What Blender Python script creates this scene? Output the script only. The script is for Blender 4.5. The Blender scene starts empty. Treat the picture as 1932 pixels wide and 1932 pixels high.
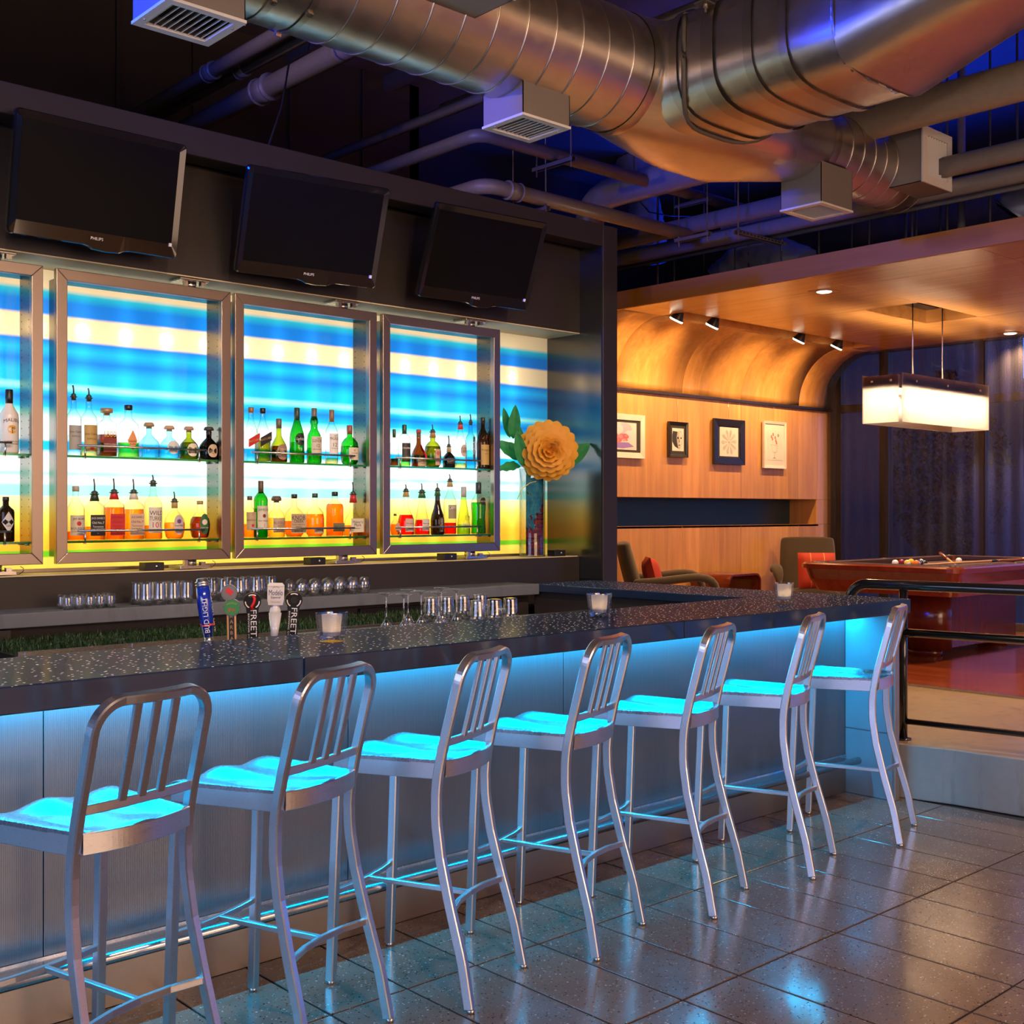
import bpy, bmesh, math, random
from mathutils import Vector, Matrix
random.seed(7)
SC = bpy.context.scene
COL = SC.collection
PI = math.pi
# ------------------------------------------------------------------ camera
HC = 1.51                       # eye height
TH = math.radians(47.6)         # the bar runs along +X, this is the angle between it and the view
FPX = 2221.0                    # focal length in pixels of the 1932 px frame
cam_d = bpy.data.cameras.new('camera'); cam = bpy.data.objects.new('camera', cam_d); COL.objects.link(cam)
cam.location = (0, 0, HC); cam.rotation_euler = (PI/2, 0, TH - PI/2)
cam_d.sensor_width = 36; cam_d.lens = 36*FPX/1932; cam_d.clip_start = .05; cam_d.clip_end = 200
SC.camera = cam
# ------------------------------------------------------------------ view, world
vs = SC.view_settings
vs.view_transform = 'Standard'; vs.look = 'None'; vs.gamma = 1; vs.use_curve_mapping = False
vs.exposure = 0.0
cy = SC.cycles
cy.max_bounces = 6; cy.diffuse_bounces = 2; cy.glossy_bounces = 3; cy.transmission_bounces = 3
cy.transparent_max_bounces = 40; cy.caustics_reflective = False; cy.caustics_refractive = False
cy.sample_clamp_indirect = 6.0; cy.use_adaptive_sampling = True; cy.adaptive_threshold = .06; cy.adaptive_min_samples = 16; cy.use_denoising = True
W = bpy.data.worlds.new('dusk_sky'); SC.world = W; W.use_nodes = True
bg = W.node_tree.nodes['Background']; bg.inputs[0].default_value = (.06, .20, .60, 1); bg.inputs[1].default_value = 4.0

def lamp(kind, name, loc, power, color, size=.1, size_y=None, aim=None, spot=60, blend=.5, parent=None, spread=None):
    d = bpy.data.lights.new(name, kind); d.energy = power; d.color = color
    if kind == 'AREA':
        d.shape = 'RECTANGLE' if size_y else 'SQUARE'; d.size = size
        if size_y: d.size_y = size_y
        if spread: d.spread = math.radians(spread)
    else:
        d.shadow_soft_size = size
    if kind == 'SPOT': d.spot_size = math.radians(spot); d.spot_blend = blend
    o = bpy.data.objects.new(name, d); COL.objects.link(o); o.location = loc
    if aim is not None:
        o.rotation_euler = (Vector(aim) - Vector(loc)).to_track_quat('-Z', 'Y').to_euler()
    if parent: o.parent = parent
    return o
WARM = (1, .58, .24); WARMW = (1, .78, .55); CYAN = (.0, .50, 1.0); BLUE = (.0, .035, 1.0); LAV = (.50, .58, 1.0)
# large fill lights added to the hall: the lamps themselves are built further down
# unseen lavender fill from the left and warm fill from behind; no windows there
lamp('AREA', 'left_fill_light', (-3.35, 1.2, 1.9), 175, LAV, 5.0, 2.6, aim=(0, 1.2, 1.6))
lamp('AREA', 'rear_fill_light', (3.0, -4.9, 2.2), 270, (1, .66, .45), 5.0, 2.6, aim=(3, 0, 1.8))
# ------------------------------------------------------------------ helpers
_cs, _sn = math.cos(TH), math.sin(TH)
def _ray(px, py):
    u = (px-966)/FPX; v = -(py-966)/FPX
    return Vector((_cs+u*_sn, _sn-u*_cs, v))
def at(px, py, Y):              # the point of the plane y = Y that the photograph shows there
    r = _ray(px, py); return Vector((0, 0, HC)) + r*(Y/r.y)
def atx(px, py, X):
    r = _ray(px, py); return Vector((0, 0, HC)) + r*(X/r.x)
def atz(px, py, Z):
    r = _ray(px, py); return Vector((0, 0, HC)) + r*((Z-HC)/r.z)

class MB:
    """collects geometry for one mesh object"""
    def __init__(s): s.v = []; s.f = []; s.m = []; s.s = []
    def add(s, verts, faces, mat=0, smooth=False, M=None):
        o = len(s.v)
        for p in verts:
            p = Vector(p)
            s.v.append(M @ p if M is not None else p)
        for f in faces:
            s.f.append(tuple(i+o for i in f)); s.m.append(mat); s.s.append(smooth)
        return s
    def box(s, x0, x1, y0, y1, z0, z1, mat=0, M=None, c=0):
        if c <= 0:
            v = [(x, y, z) for z in (z0, z1) for y in (y0, y1) for x in (x0, x1)]
            return s.add(v, [(0, 2, 3, 1), (4, 5, 7, 6), (0, 1, 5, 4), (2, 6, 7, 3), (0, 4, 6, 2), (1, 3, 7, 5)], mat, False, M)
        bm = bmesh.new(); bmesh.ops.create_cube(bm, size=1)
        for w in bm.verts: w.co = Vector(((x0+x1)/2+w.co.x*(x1-x0), (y0+y1)/2+w.co.y*(y1-y0), (z0+z1)/2+w.co.z*(z1-z0)))
        bmesh.ops.bevel(bm, geom=list(bm.edges), offset=c, segments=1, affect='EDGES')
        s.bm(bm, mat, False, M); bm.free(); return s
    def bm(s, bm, mat=0, smooth=False, M=None):
        bm.verts.index_update()
        return s.add([v.co.copy() for v in bm.verts], [[v.index for v in f.verts] for f in bm.faces], mat, smooth, M)
    def lathe(s, prof, n=24, mat=0, smooth=True, M=None, sx=1, sy=1, cap=True):
        v = []; f = []
        for r, z in prof:
            for k in range(n):
                a = 2*PI*k/n; v.append((r*math.cos(a)*sx, r*math.sin(a)*sy, z))
        for i in range(len(prof)-1):
            for k in range(n):
                a, b = i*n+k, i*n+(k+1) % n
                f.append((a, b, b+n, a+n))
        if cap:
            if prof[0][0] > 1e-5: f.append(tuple(reversed(range(n))))
            if prof[-1][0] > 1e-5: f.append(tuple(range((len(prof)-1)*n, len(prof)*n)))
        return s.add(v, f, mat, smooth, M)
    def ring(s, prof, n=24, mat=0, smooth=True, M=None):   # closed profile revolved
        return s.lathe(list(prof)+[prof[0]], n, mat, smooth, M, cap=False)
    def cyl(s, p0, p1, r, n=12, mat=0, r1=None, smooth=True):
        p0, p1 = Vector(p0), Vector(p1); d = p1-p0
        M = Matrix.Translation(p0) @ d.to_track_quat('Z', 'Y').to_matrix().to_4x4()
        return s.lathe([(r, 0), (r if r1 is None else r1, d.length)], n, mat, smooth, M)
    def sweep(s, path, sec, mat=0, smooth=False, closed=False, up=(0, 0, 1), caps=True):
        """sec: list of (a,b) offsets along side/up of the path"""
        path = [Vector(p) for p in path]; n = len(path); k = len(sec); v = []; f = []
        up = Vector(up)
        for i, p in enumerate(path):
            if closed: t = (path[(i+1) % n]-path[i-1])
            else: t = path[min(i+1, n-1)]-path[max(i-1, 0)]
            t.normalize(); u = up - t*up.dot(t)
            if u.length < 1e-4:
                u = Vector((1, 0, 0)) - t*t.x
            u.normalize(); sd = t.cross(u)
            sc = 1.0
            if 0 < i < n-1 or closed:
                a = (path[i]-path[i-1]); b = (path[(i+1) % n]-path[i])
                if a.length > 1e-6 and b.length > 1e-6:
                    cs = max(-1, min(1, a.normalized().dot(b.normalized()))); sc = 1/max(.5, math.cos(math.acos(cs)/2))
            for a_, b_ in sec: v.append(p+sd*a_*sc+u*b_*sc)
        m = n if closed else n-1
        for i in range(m):
            for j in range(k):
                a = i*k+j; b = i*k+(j+1) % k; c = ((i+1) % n)*k+(j+1) % k; d = ((i+1) % n)*k+j
                f.append((a, d, c, b))
        if caps and not closed:
            f.append(tuple(range(k))); f.append(tuple(reversed(range((n-1)*k, n*k))))
        return s.add(v, f, mat, smooth)
    def tube(s, path, r, n=10, mat=0, closed=False, up=(0, 0, 1)):
        return s.sweep(path, [(r*math.cos(2*PI*i/n), r*math.sin(2*PI*i/n)) for i in range(n)], mat, True, closed, up)
    def bar(s, path, w, h, mat=0, up=(0, 0, 1), c=.0):
        w /= 2; h /= 2
        if c > 0: sec = [(-w+c, -h), (w-c, -h), (w, -h+c), (w, h-c), (w-c, h), (-w+c, h), (-w, h-c), (-w, -h+c)]
        else: sec = [(-w, -h), (w, -h), (w, h), (-w, h)]
        return s.sweep(path, sec, mat, False, False, up)
    def prism(s, poly, h, mat=0, M=None, smooth=False):    # poly in xy, extruded 0..h in z
        n = len(poly); v = [(x, y, 0) for x, y in poly]+[(x, y, h) for x, y in poly]
        f = [tuple(reversed(range(n))), tuple(range(n, 2*n))]+[(i, (i+1) % n, n+(i+1) % n, n+i) for i in range(n)]
        return s.add(v, f, mat, smooth, M)
    def grid(s, pts, mat=0, smooth=True, M=None):          # pts[i][j]
        n = len(pts); k = len(pts[0])
        return s.add([p for r in pts for p in r], [(i*k+j, i*k+j+1, (i+1)*k+j+1, (i+1)*k+j) for i in range(n-1) for j in range(k-1)], mat, smooth, M)
    def mesh(s, name):
        me = bpy.data.meshes.new(name); me.from_pydata([tuple(p) for p in s.v], [], s.f)
        me.polygons.foreach_set('material_index', s.m); me.polygons.foreach_set('use_smooth', s.s)
        me.validate(); me.update(); return me
    def build(s, name, mats, parent=None, loc=None, rot=None, autosm=False):
        me = s.mesh(name)
        for m in (mats if isinstance(mats, (list, tuple)) else [mats]): me.materials.append(m)
        o = bpy.data.objects.new(name, me); COL.objects.link(o)
        if parent: o.parent = parent
        if loc: o.location = loc
        if rot: o.rotation_euler = rot
        return o
def inst(o, parent=None, loc=None, rot=None):
    c = o.copy(); COL.objects.link(c)
    if parent is not None: c.parent = parent
    if loc is not None: c.location = loc
    if rot is not None: c.rotation_euler = rot
    return c
def bevel(o, w=.004, seg=2):
    m = o.modifiers.new('bevel', 'BEVEL'); m.width = w; m.segments = seg; m.limit_method = 'ANGLE'; m.angle_limit = .6; return o
def solidify(o, t, off=-1):
    m = o.modifiers.new('solid', 'SOLIDIFY'); m.thickness = t; m.offset = off; return o
def tag(o, label, cat, group=None):
    o['label'] = label; o['category'] = cat
    if group: o['group'] = group
    return o
def struct(o): o['kind'] = 'structure'; return o
def thing(name, label, cat, loc=(0, 0, 0), rotz=0, group=None):
    o = bpy.data.objects.new(name, None); COL.objects.link(o); o.location = loc; o.rotation_euler = (0, 0, rotz); o.empty_display_size = .05
    return tag(o, label, cat, group)
def copy_tree(o, parent=None):
    c = o.copy(); COL.objects.link(c)
    if parent is not None: c.parent = parent
    for ch in list(o.children): copy_tree(ch, c)
    return c
ORD = ['first', 'second', 'third', 'fourth', 'fifth', 'sixth', 'seventh', 'eighth', 'ninth', 'tenth', 'eleventh', 'twelfth', 'thirteenth', 'fourteenth', 'fifteenth']
# flat lettering: font curve -> triangles
_txt = {}
def text_geo(s, bold=False):
    if s in _txt: return _txt[s]
    cu = bpy.data.curves.new('t', 'FONT'); cu.body = s; cu.size = 1; cu.resolution_u = 2
    ob = bpy.data.objects.new('t', cu); me = ob.to_mesh()
    v = [w.co.copy() for w in me.vertices]; f = [tuple(p.vertices) for p in me.polygons]
    x0 = min((p.x for p in v), default=0); x1 = max((p.x for p in v), default=1); y0 = min((p.y for p in v), default=0); y1 = max((p.y for p in v), default=1)
    v = [((p.x-(x0+x1)/2)/(y1-y0), (p.y-(y0+y1)/2)/(y1-y0)) for p in v]
    ob.to_mesh_clear(); bpy.data.objects.remove(ob); bpy.data.curves.remove(cu)
    _txt[s] = (v, f, (x1-x0)/(y1-y0)); return _txt[s]
def put_text(mb, s, h, fn, mat=0, w=None, cx=0, cy=0, rot=0, arc=None):
    """h = letter height, w = squeeze to this width; fn maps flat (x, y) to a point"""
    v, f, asp = text_geo(s); sx = h if w is None else w/asp
    ca, sa = math.cos(rot), math.sin(rot); out = []
    for x, y in v:
        x, y = x*sx, y*h
        if arc: y += arc*(1-(2*x/(asp*sx))**2)*h
        x, y = x*ca-y*sa, x*sa+y*ca
        out.append(fn(x+cx, y+cy))
    mb.add(out, f, mat)
# ------------------------------------------------------------------ materials
class NT:
    def __init__(s, name):
        s.m = bpy.data.materials.new(name); s.m.use_nodes = True; s.t = s.m.node_tree; s.n = s.t.nodes
        s.p = s.n['Principled BSDF']; s.out = s.n['Material Output']
    def node(s, typ, **kw):
        x = s.n.new(typ)
        for k, v in kw.items(): setattr(x, k, v)
        return x
    def link(s, a, b): s.t.links.new(a, b); return s
    def coord(s, scale=(1, 1, 1), kind='Object', loc=(0, 0, 0), rot=(0, 0, 0)):
        c = s.node('ShaderNodeTexCoord'); mp = s.node('ShaderNodeMapping')
        mp.inputs['Scale'].default_value = scale; mp.inputs['Location'].default_value = loc; mp.inputs['Rotation'].default_value = rot
        s.link(c.outputs[kind], mp.inputs[0]); return mp.outputs[0]
    def gcoord(s, scale=(1, 1, 1), rot=(0, 0, 0), loc=(0, 0, 0)):
        g = s.node('ShaderNodeNewGeometry'); mp = s.node('ShaderNodeMapping'); mp.inputs['Scale'].default_value = scale
        mp.inputs['Rotation'].default_value = rot; mp.inputs['Location'].default_value = loc
        s.link(g.outputs['Position'], mp.inputs[0]); return mp.outputs[0]
    def noise(s, vec, scale=5, detail=3, rough=.5, dist=0):
        x = s.node('ShaderNodeTexNoise'); x.inputs['Scale'].default_value = scale; x.inputs['Detail'].default_value = detail
        x.inputs['Roughness'].default_value = rough; x.inputs['Distortion'].default_value = dist
        s.link(vec, x.inputs['Vector']); return x.outputs['Fac']
    def ramp(s, fac, stops, interp='LINEAR'):
        r = s.node('ShaderNodeValToRGB'); r.color_ramp.interpolation = interp; e = r.color_ramp.elements
        while len(e) < len(stops): e.new(.5)
        for k, (p, c) in enumerate(stops):
            e[k].position = p; e[k].color = (c[0], c[1], c[2], 1) if not isinstance(c, (int, float)) else (c, c, c, 1)
        s.link(fac, r.inputs[0]); return r.outputs[0]
    def math(s, op, a, b=None, c=None):
        x = s.node('ShaderNodeMath', operation=op)
        for i, q in enumerate((a, b, c)):
            if q is None: continue
            if isinstance(q, (int, float)): x.inputs[i].default_value = q
            else: s.link(q, x.inputs[i])
        return x.outputs[0]
    def mix(s, fac, a, b, blend='MIX'):
        x = s.node('ShaderNodeMix', data_type='RGBA', blend_type=blend)
        for q, k in ((fac, 0), (a, 6), (b, 7)):
            if isinstance(q, (int, float)): x.inputs[k].default_value = q if k == 0 else (q, q, q, 1)
            elif isinstance(q, (tuple, list)): x.inputs[k].default_value = (*q[:3], 1)
            else: s.link(q, x.inputs[k])
        return x.outputs[2]
    def bump(s, h, strength=.2, dist=.01):
        b = s.node('ShaderNodeBump'); b.inputs['Strength'].default_value = strength; b.inputs['Distance'].default_value = dist
        s.link(h, b.inputs['Height']); s.link(b.outputs[0], s.p.inputs['Normal']); return s
    def set(s, **kw):
        for k, v in kw.items():
            k = {'color': 'Base Color', 'rough': 'Roughness', 'metal': 'Metallic', 'spec': 'Specular IOR Level', 'coat': 'Coat Weight',
                 'em': 'Emission Color', 'es': 'Emission Strength', 'aniso': 'Anisotropic', 'trans': 'Transmission Weight', 'sheen': 'Sheen Weight', 'sss': 'Subsurface Weight', 'coatr': 'Coat Roughness', 'alpha': 'Alpha', 'ior': 'IOR'}.get(k, k)
            i = s.p.inputs[k]
            if isinstance(v, (int, float)): i.default_value = v
            elif isinstance(v, (tuple, list)): i.default_value = (*v[:3], 1)
            else: s.link(v, i)
        return s
def plain(name, color, rough=.5, metal=0, var=.06, scale=8, **kw):
    """a plain finish with slight uneven tone"""
    n = NT(name); f = n.noise(n.coord(), scale, 3)
    c = n.mix(f, tuple(max(0, x*(1-var*2)) for x in color), tuple(min(1, x*(1+var*2)) for x in color))
    n.set(color=c, rough=rough, metal=metal, **kw); return n.m
def glow(name, color, strength):
    n = NT(name); n.set(color=(0, 0, 0), em=color, es=strength); n.m.cycles.emission_sampling = 'NONE'; return n.m
def thin_glass(name, tint=(1, 1, 1), edge=(.5, .55, .52), gloss=1.0, rough=.02, edge_pow=2.2, base=.04):
    """clear walled glass: tinted transparency, darker and more mirror-like towards the rim"""
    n = NT(name); lw = n.node('ShaderNodeLayerWeight'); lw.inputs['Blend'].default_value = .5
    f = n.math('POWER', lw.outputs['Facing'], edge_pow)
    tr = n.node('ShaderNodeBsdfTransparent'); n.link(n.mix(f, tint, edge), tr.inputs[0])
    gl = n.node('ShaderNodeBsdfGlossy'); gl.inputs['Roughness'].default_value = rough; gl.inputs[0].default_value = (1, 1, 1, 1)
    fr = n.math('MULTIPLY', n.math('ADD', n.math('MULTIPLY', n.math('POWER', lw.outputs['Facing'], 4), .7), base), gloss)
    mx = n.node('ShaderNodeMixShader'); n.link(fr, mx.inputs[0]); n.link(tr.outputs[0], mx.inputs[1]); n.link(gl.outputs[0], mx.inputs[2])
    n.link(mx.outputs[0], n.out.inputs[0]); return n.m
def brushed(name, color, rough=.3, axis=(1, 1, 40), bump=.05, var=.12, metal=1.0):
    n = NT(name); f = n.noise(n.coord(axis), 30, 4)
    n.set(color=n.mix(f, tuple(x*(1-var) for x in color), tuple(min(1, x*(1+var)) for x in color)), metal=metal,
          rough=n.math('ADD', n.math('MULTIPLY', f, .14), rough-.07))
    n.bump(f, bump, .002); return n.m
M = {}
def M_wood(name, dark, light, grain, rough=.32, var=.25, coat=.25, leaf=0):
    """veneer: grain = scale vector, long along the grain"""
    n = NT(name); v = n.coord(grain); oi = n.node('ShaderNodeObjectInfo')
    off = n.node('ShaderNodeVectorMath', operation='ADD'); cmb = n.node('ShaderNodeCombineXYZ')
    r = n.math('MULTIPLY', oi.outputs['Random'], 37.0)
    for i in range(3): n.link(r, cmb.inputs[i])
    n.link(v, off.inputs[0]); n.link(cmb.outputs[0], off.inputs[1])
    a = n.noise(off.outputs[0], 3.2, 6, .62, .35); b = n.noise(off.outputs[0], .7, 2)
    c = n.ramp(a, [(.28, dark), (.72, light)])
    c = n.mix(n.math('MULTIPLY', b, .5), c, tuple(x*.72 for x in light))
    hv = n.math('ADD', 1-var/2, n.math('MULTIPLY', oi.outputs['Random'], var))
    if leaf:                                   # veneer leaves laid side by side
        sx = n.node('ShaderNodeSeparateXYZ'); n.link(n.gcoord((leaf, leaf, leaf)), sx.inputs[0]); wn = n.node('ShaderNodeTexWhiteNoise', noise_dimensions='1D')
        n.link(n.math('FLOOR', n.math('ADD', sx.outputs[0], n.math('MULTIPLY', n.math('SINE', n.math('MULTIPLY', sx.outputs[0], .7)), .45))), wn.inputs['W'])
        hv = n.math('MULTIPLY', hv, n.math('ADD', .86, n.math('MULTIPLY', wn.outputs['Value'], .26)))
    cc = n.node('ShaderNodeCombineColor')
    for i in range(3): n.link(hv, cc.inputs[i])
    n.set(color=n.mix(1.0, c, cc.outputs[0], 'MULTIPLY'), rough=rough, coat=coat, coatr=.2)
    n.bump(a, .03, .002); return n.m
M['maple_z'] = M_wood('maple_veneer_upright', (.54, .235, .062), (.80, .42, .128), (5, 5, .35), leaf=4.7)
M['maple_y'] = M_wood('maple_veneer_ceiling', (.54, .23, .06), (.76, .38, .115), (5, .35, 5), rough=.26)
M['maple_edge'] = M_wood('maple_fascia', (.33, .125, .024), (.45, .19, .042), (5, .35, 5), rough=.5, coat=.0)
M['mahog'] = M_wood('mahogany_lacquer', (.13, .016, .005), (.24, .036, .010), (.5, 4, 4), rough=.12, coat=.9)
M['mahog2'] = M_wood('mahogany_dark', (.10, .014, .006), (.19, .03, .012), (4, 4, .5), rough=.2, coat=.6)
M['floorwood'] = M_wood('cherry_floor_strip', (.16, .032, .010), (.29, .066, .02), (4, .4, 4), rough=.16, coat=.6, var=.5)
M['teakstrip'] = M_wood('tap_wood', (.55, .27, .11), (.75, .42, .20), (6, 6, .6), rough=.4)
M['alu'] = brushed('brushed_aluminium', (.66, .66, .69), .30, (3, 3, 60))
M['aluseat'] = brushed('brushed_aluminium_seat', (.38, .38, .41), .27, (40, 3, 3))
M['steel'] = brushed('stainless_steel', (.60, .57, .54), .28, (2, 2, 50))
M['cabsteel'] = brushed('cabinet_steel', (.33, .275, .24), .34, (2, 2, 40))
M['cabinner'] = brushed('cabinet_steel_dark', (.20, .18, .155), .24, (2, 2, 40))
M['zinc'] = brushed('foot_rail_steel', (.55, .55, .57), .25, (30, 2, 2))
def duct_mat(name, col=(.62, .56, .49)):
    n = NT(name); v = n.gcoord((1, 1, 1)); a = n.noise(v, 2.2, 5, .6, .4); b = n.noise(v, 14, 3, .6)
    n.set(color=n.mix(a, tuple(x*.72 for x in col), tuple(min(1, x*1.25) for x in col)), metal=1,
          rough=n.math('ADD', .24, n.math('MULTIPLY', b, .2)))
    n.bump(a, .12, .02); return n.m
M['duct'] = duct_mat('galvanised_sheet'); M['duct2'] = duct_mat('galvanised_worn', (.50, .45, .39))
M['boxsheet'] = brushed('vent_box_sheet', (.25, .22, .19), .48, (6, 6, 6), .03, .1, .35)
M['mastic'] = plain('duct_sealant', (.10, .085, .065), .6)
M['ventwhite'] = plain('vent_enamel', (.72, .70, .66), .35)
def pipe_mat():
    n = NT('pipe_jacket'); v = n.gcoord((1, 1, 1)); a = n.noise(v, 25, 3)
    n.set(color=n.mix(a, (.20, .17, .145), (.28, .24, .205)), rough=.42, spec=.5); n.bump(a, .15, .003); return n.m
M['pipe'] = pipe_mat(); M['pipedark'] = plain('pipe_dark_iron', (.09, .08, .07), .45)
M['strut'] = plain('strut_steel', (.22, .18, .14), .45, .6)
M['black'] = plain('black_paint', (.012, .012, .013), .35)
M['gloss_black'] = plain('piano_black', (.008, .008, .008), .08, coat=.15, spec=.35)
M['screen'] = plain('tv_screen', (.005, .005, .006), .40, spec=.05)
M['white'] = plain('white_plastic', (.8, .8, .79), .35)
M['wall_dark'] = None
def wall_mat(name, a, b, rough=.55, scale=3):
    n = NT(name); v = n.gcoord((1, 1, 1)); f = n.noise(v, scale, 5, .6); g = n.noise(v, 60, 2)
    n.set(color=n.mix(f, a, b), rough=rough); n.bump(g, .06, .004); return n.m
M['wall_dark'] = wall_mat('charcoal_plaster', (.040, .030, .026), (.058, .044, .037))
M['portal'] = wall_mat('dark_brown_paint', (.016, .012, .0105), (.023, .0175, .015), .5)
M['ceil'] = wall_mat('dark_deck', (.10, .085, .07), (.14, .12, .10), .7)
M['upperwall'] = wall_mat('dark_upper_wall', (.038, .027, .021), (.055, .040, .031), .6)
M['blackpanel'] = None
def sidepanel():
    n = NT('satin_black_panel'); f = n.noise(n.gcoord((1, 1, 2)), 6, 4)
    n.set(color=(.012, .013, .014), rough=n.math('ADD', .17, n.math('MULTIPLY', f, .10)), spec=1.0, coat=.8, coatr=.2); return n.m
M['blackpanel'] = sidepanel()
def concrete(name, a, b, stain=(.03, .028, .025), rough=.5, bump=.25):
    n = NT(name); v = n.gcoord((1, 1, 1)); f = n.noise(v, 4, 6, .65); g = n.noise(n.gcoord((1.2, 1.2, .25)), 9, 4, .6); h = n.noise(v, 45, 4, .6)
    c = n.mix(f, a, b); c = n.mix(n.ramp(g, [(.55, 0.0), (.75, .6)]), c, stain)
    n.set(color=c, rough=rough); n.bump(h, bump, .004); return n.m
M['step'] = concrete('step_concrete', (.24, .235, .23), (.40, .39, .37), (.13, .12, .10))
M['stepfloor'] = concrete('polished_concrete', (.23, .17, .12), (.36, .27, .19), (.12, .08, .05), .28, .06)
M['shelfstone'] = concrete('grey_concrete_shelf', (.10, .112, .135), (.155, .17, .20), (.08, .085, .095), .42, .15)
def counter():
    n = NT('dark_speckled_countertop'); v = n.gcoord((1, 1.75, 1)); f = n.noise(v, 3, 5)
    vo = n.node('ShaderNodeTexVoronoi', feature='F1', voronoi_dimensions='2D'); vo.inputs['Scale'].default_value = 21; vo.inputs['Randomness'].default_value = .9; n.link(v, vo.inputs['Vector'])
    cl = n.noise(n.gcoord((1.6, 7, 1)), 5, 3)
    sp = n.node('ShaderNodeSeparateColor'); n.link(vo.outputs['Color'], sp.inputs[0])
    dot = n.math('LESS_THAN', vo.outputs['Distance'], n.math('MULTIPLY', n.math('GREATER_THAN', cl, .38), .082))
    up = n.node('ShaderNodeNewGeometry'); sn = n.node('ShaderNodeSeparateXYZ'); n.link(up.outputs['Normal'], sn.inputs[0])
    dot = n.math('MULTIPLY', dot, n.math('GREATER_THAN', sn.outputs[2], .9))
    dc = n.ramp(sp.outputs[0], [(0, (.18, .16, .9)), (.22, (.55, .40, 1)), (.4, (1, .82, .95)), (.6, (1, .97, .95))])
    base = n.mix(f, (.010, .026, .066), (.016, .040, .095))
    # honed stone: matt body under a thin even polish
    n.set(color=n.mix(dot, base, dc), rough=.6, em=dc, es=n.math('MULTIPLY', dot, .75), spec=.05)  # glow of the dots is put in as emission, white and violet
    gl = n.node('ShaderNodeBsdfGlossy'); gl.inputs[0].default_value = (1, 1, 1, 1); n.link(n.math('ADD', .12, n.math('MULTIPLY', f, .08)), gl.inputs['Roughness'])
    mx = n.node('ShaderNodeMixShader'); mx.inputs[0].default_value = .09; n.link(n.p.outputs[0], mx.inputs[1]); n.link(gl.outputs[0], mx.inputs[2]); n.link(mx.outputs[0], n.out.inputs[0])
    n.m.cycles.emission_sampling = 'NONE'
    return n.m
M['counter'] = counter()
def tilemat():
    n = NT('terrazzo_tile'); v = n.gcoord((1, 1, 1)); oi = n.node('ShaderNodeObjectInfo')
    base = n.mix(n.noise(v, 3, 4), (.112, .078, .061), (.172, .126, .100))
    vo = n.node('ShaderNodeTexVoronoi'); vo.inputs['Scale'].default_value = 110; n.link(v, vo.inputs['Vector'])
    sp = n.node('ShaderNodeSeparateColor'); n.link(vo.outputs['Color'], sp.inputs[0])
    chip = n.math('LESS_THAN', vo.outputs['Distance'], n.math('ADD', .10, n.math('MULTIPLY', sp.outputs[1], .3)))
    cc = n.ramp(sp.outputs[0], [(0, (.012, .010, .009)), (.2, (.02, .015, .012)), (.28, (.12, .078, .056)), (.55, (.19, .15, .125)), (.8, (.34, .30, .27)), (.95, (.48, .45, .42))], 'CONSTANT')
    c = n.mix(chip, base, cc)
    hv = n.math('ADD', .88, n.math('MULTIPLY', oi.outputs['Random'], .24)); q = n.node('ShaderNodeCombineColor')
    for i in range(3): n.link(hv, q.inputs[i])
    n.set(color=n.mix(1.0, c, q.outputs[0], 'MULTIPLY'), rough=n.math('ADD', .11, n.math('MULTIPLY', n.noise(v, 7, 4), .12)), spec=.9)
    n.bump(n.noise(v, 30, 3), .05, .003); return n.m
M['tile'] = tilemat(); M['grout'] = plain('dark_grout', (.035, .028, .026), .7)
def frontpanel():
    n = NT('ribbed_aluminium_panel'); w = n.node('ShaderNodeTexWave', bands_direction='X'); w.inputs['Scale'].default_value = 52; w.inputs['Distortion'].default_value = 0
    n.link(n.gcoord((1, 1, 1)), w.inputs[0]); f = n.noise(n.gcoord((60, 1, 1)), 6, 3)
    n.set(color=n.mix(f, (.165, .17, .19), (.235, .24, .26)), metal=.75, rough=.34); n.bump(w.outputs[1], .08, .002); return n.m
M['panel'] = frontpanel()
M['kick'] = brushed('kickplate_steel', (.40, .35, .31), .38, (2, 2, 40))
M['bluepanel'] = plain('bar_end_laminate', (.20, .235, .29), .42)
M['greypanel'] = plain('bar_end_steel', (.26, .26, .29), .4, .5)
# ================================================================== the setting
ZS = .285                       # raised floor of the pool room
XE = 11.8                       # window wall
YW = 7.5                        # panelled wall of the pool room
ZC = 3.28                       # its wooden ceiling
ZD = 5.2                        # roof deck of the hall
# main floor: grout bed and tiles
b = MB().box(-3.6, 5.9, -5.1, 8.2, -.12, -.006); floor = struct(b.build('floor', M['grout']))
TX, TY, X0, Y0 = .288, .643, 3.422, 2.335
tb = MB(); tb.box(.004, TX-.004, .004, TY-.004, -.006, 0, c=.0015)
t0 = None; far = MB()
for i in range(-24, 9):
    for j in range(-12, 2):
        x, y = X0+i*TX, Y0+j*TY
        if x+TX > 5.86 or y < -5 or y+TY > 3.7: continue
        d = x*_cs+y*_sn; u = x*_sn-y*_cs
        if d > 1.8 and abs(u/d) < .62 and y > .3 and x > .7:
            if t0 is None: t0 = tb.build('floor_tile', M['tile'], floor, (x, y, 0))
            else: inst(t0, floor, (x, y, 0))
        else: far.box(x+.003, x+TX-.003, y+.003, y+TY-.003, -.006, 0)
o = far.build('floor_tiling', M['tile'], floor); o['kind'] = 'stuff'
b = MB().box(-3.6, 5.9, 3.70, 8.1, -.006, .0); b.build('bar_floor_mat', M['black'], floor)
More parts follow.
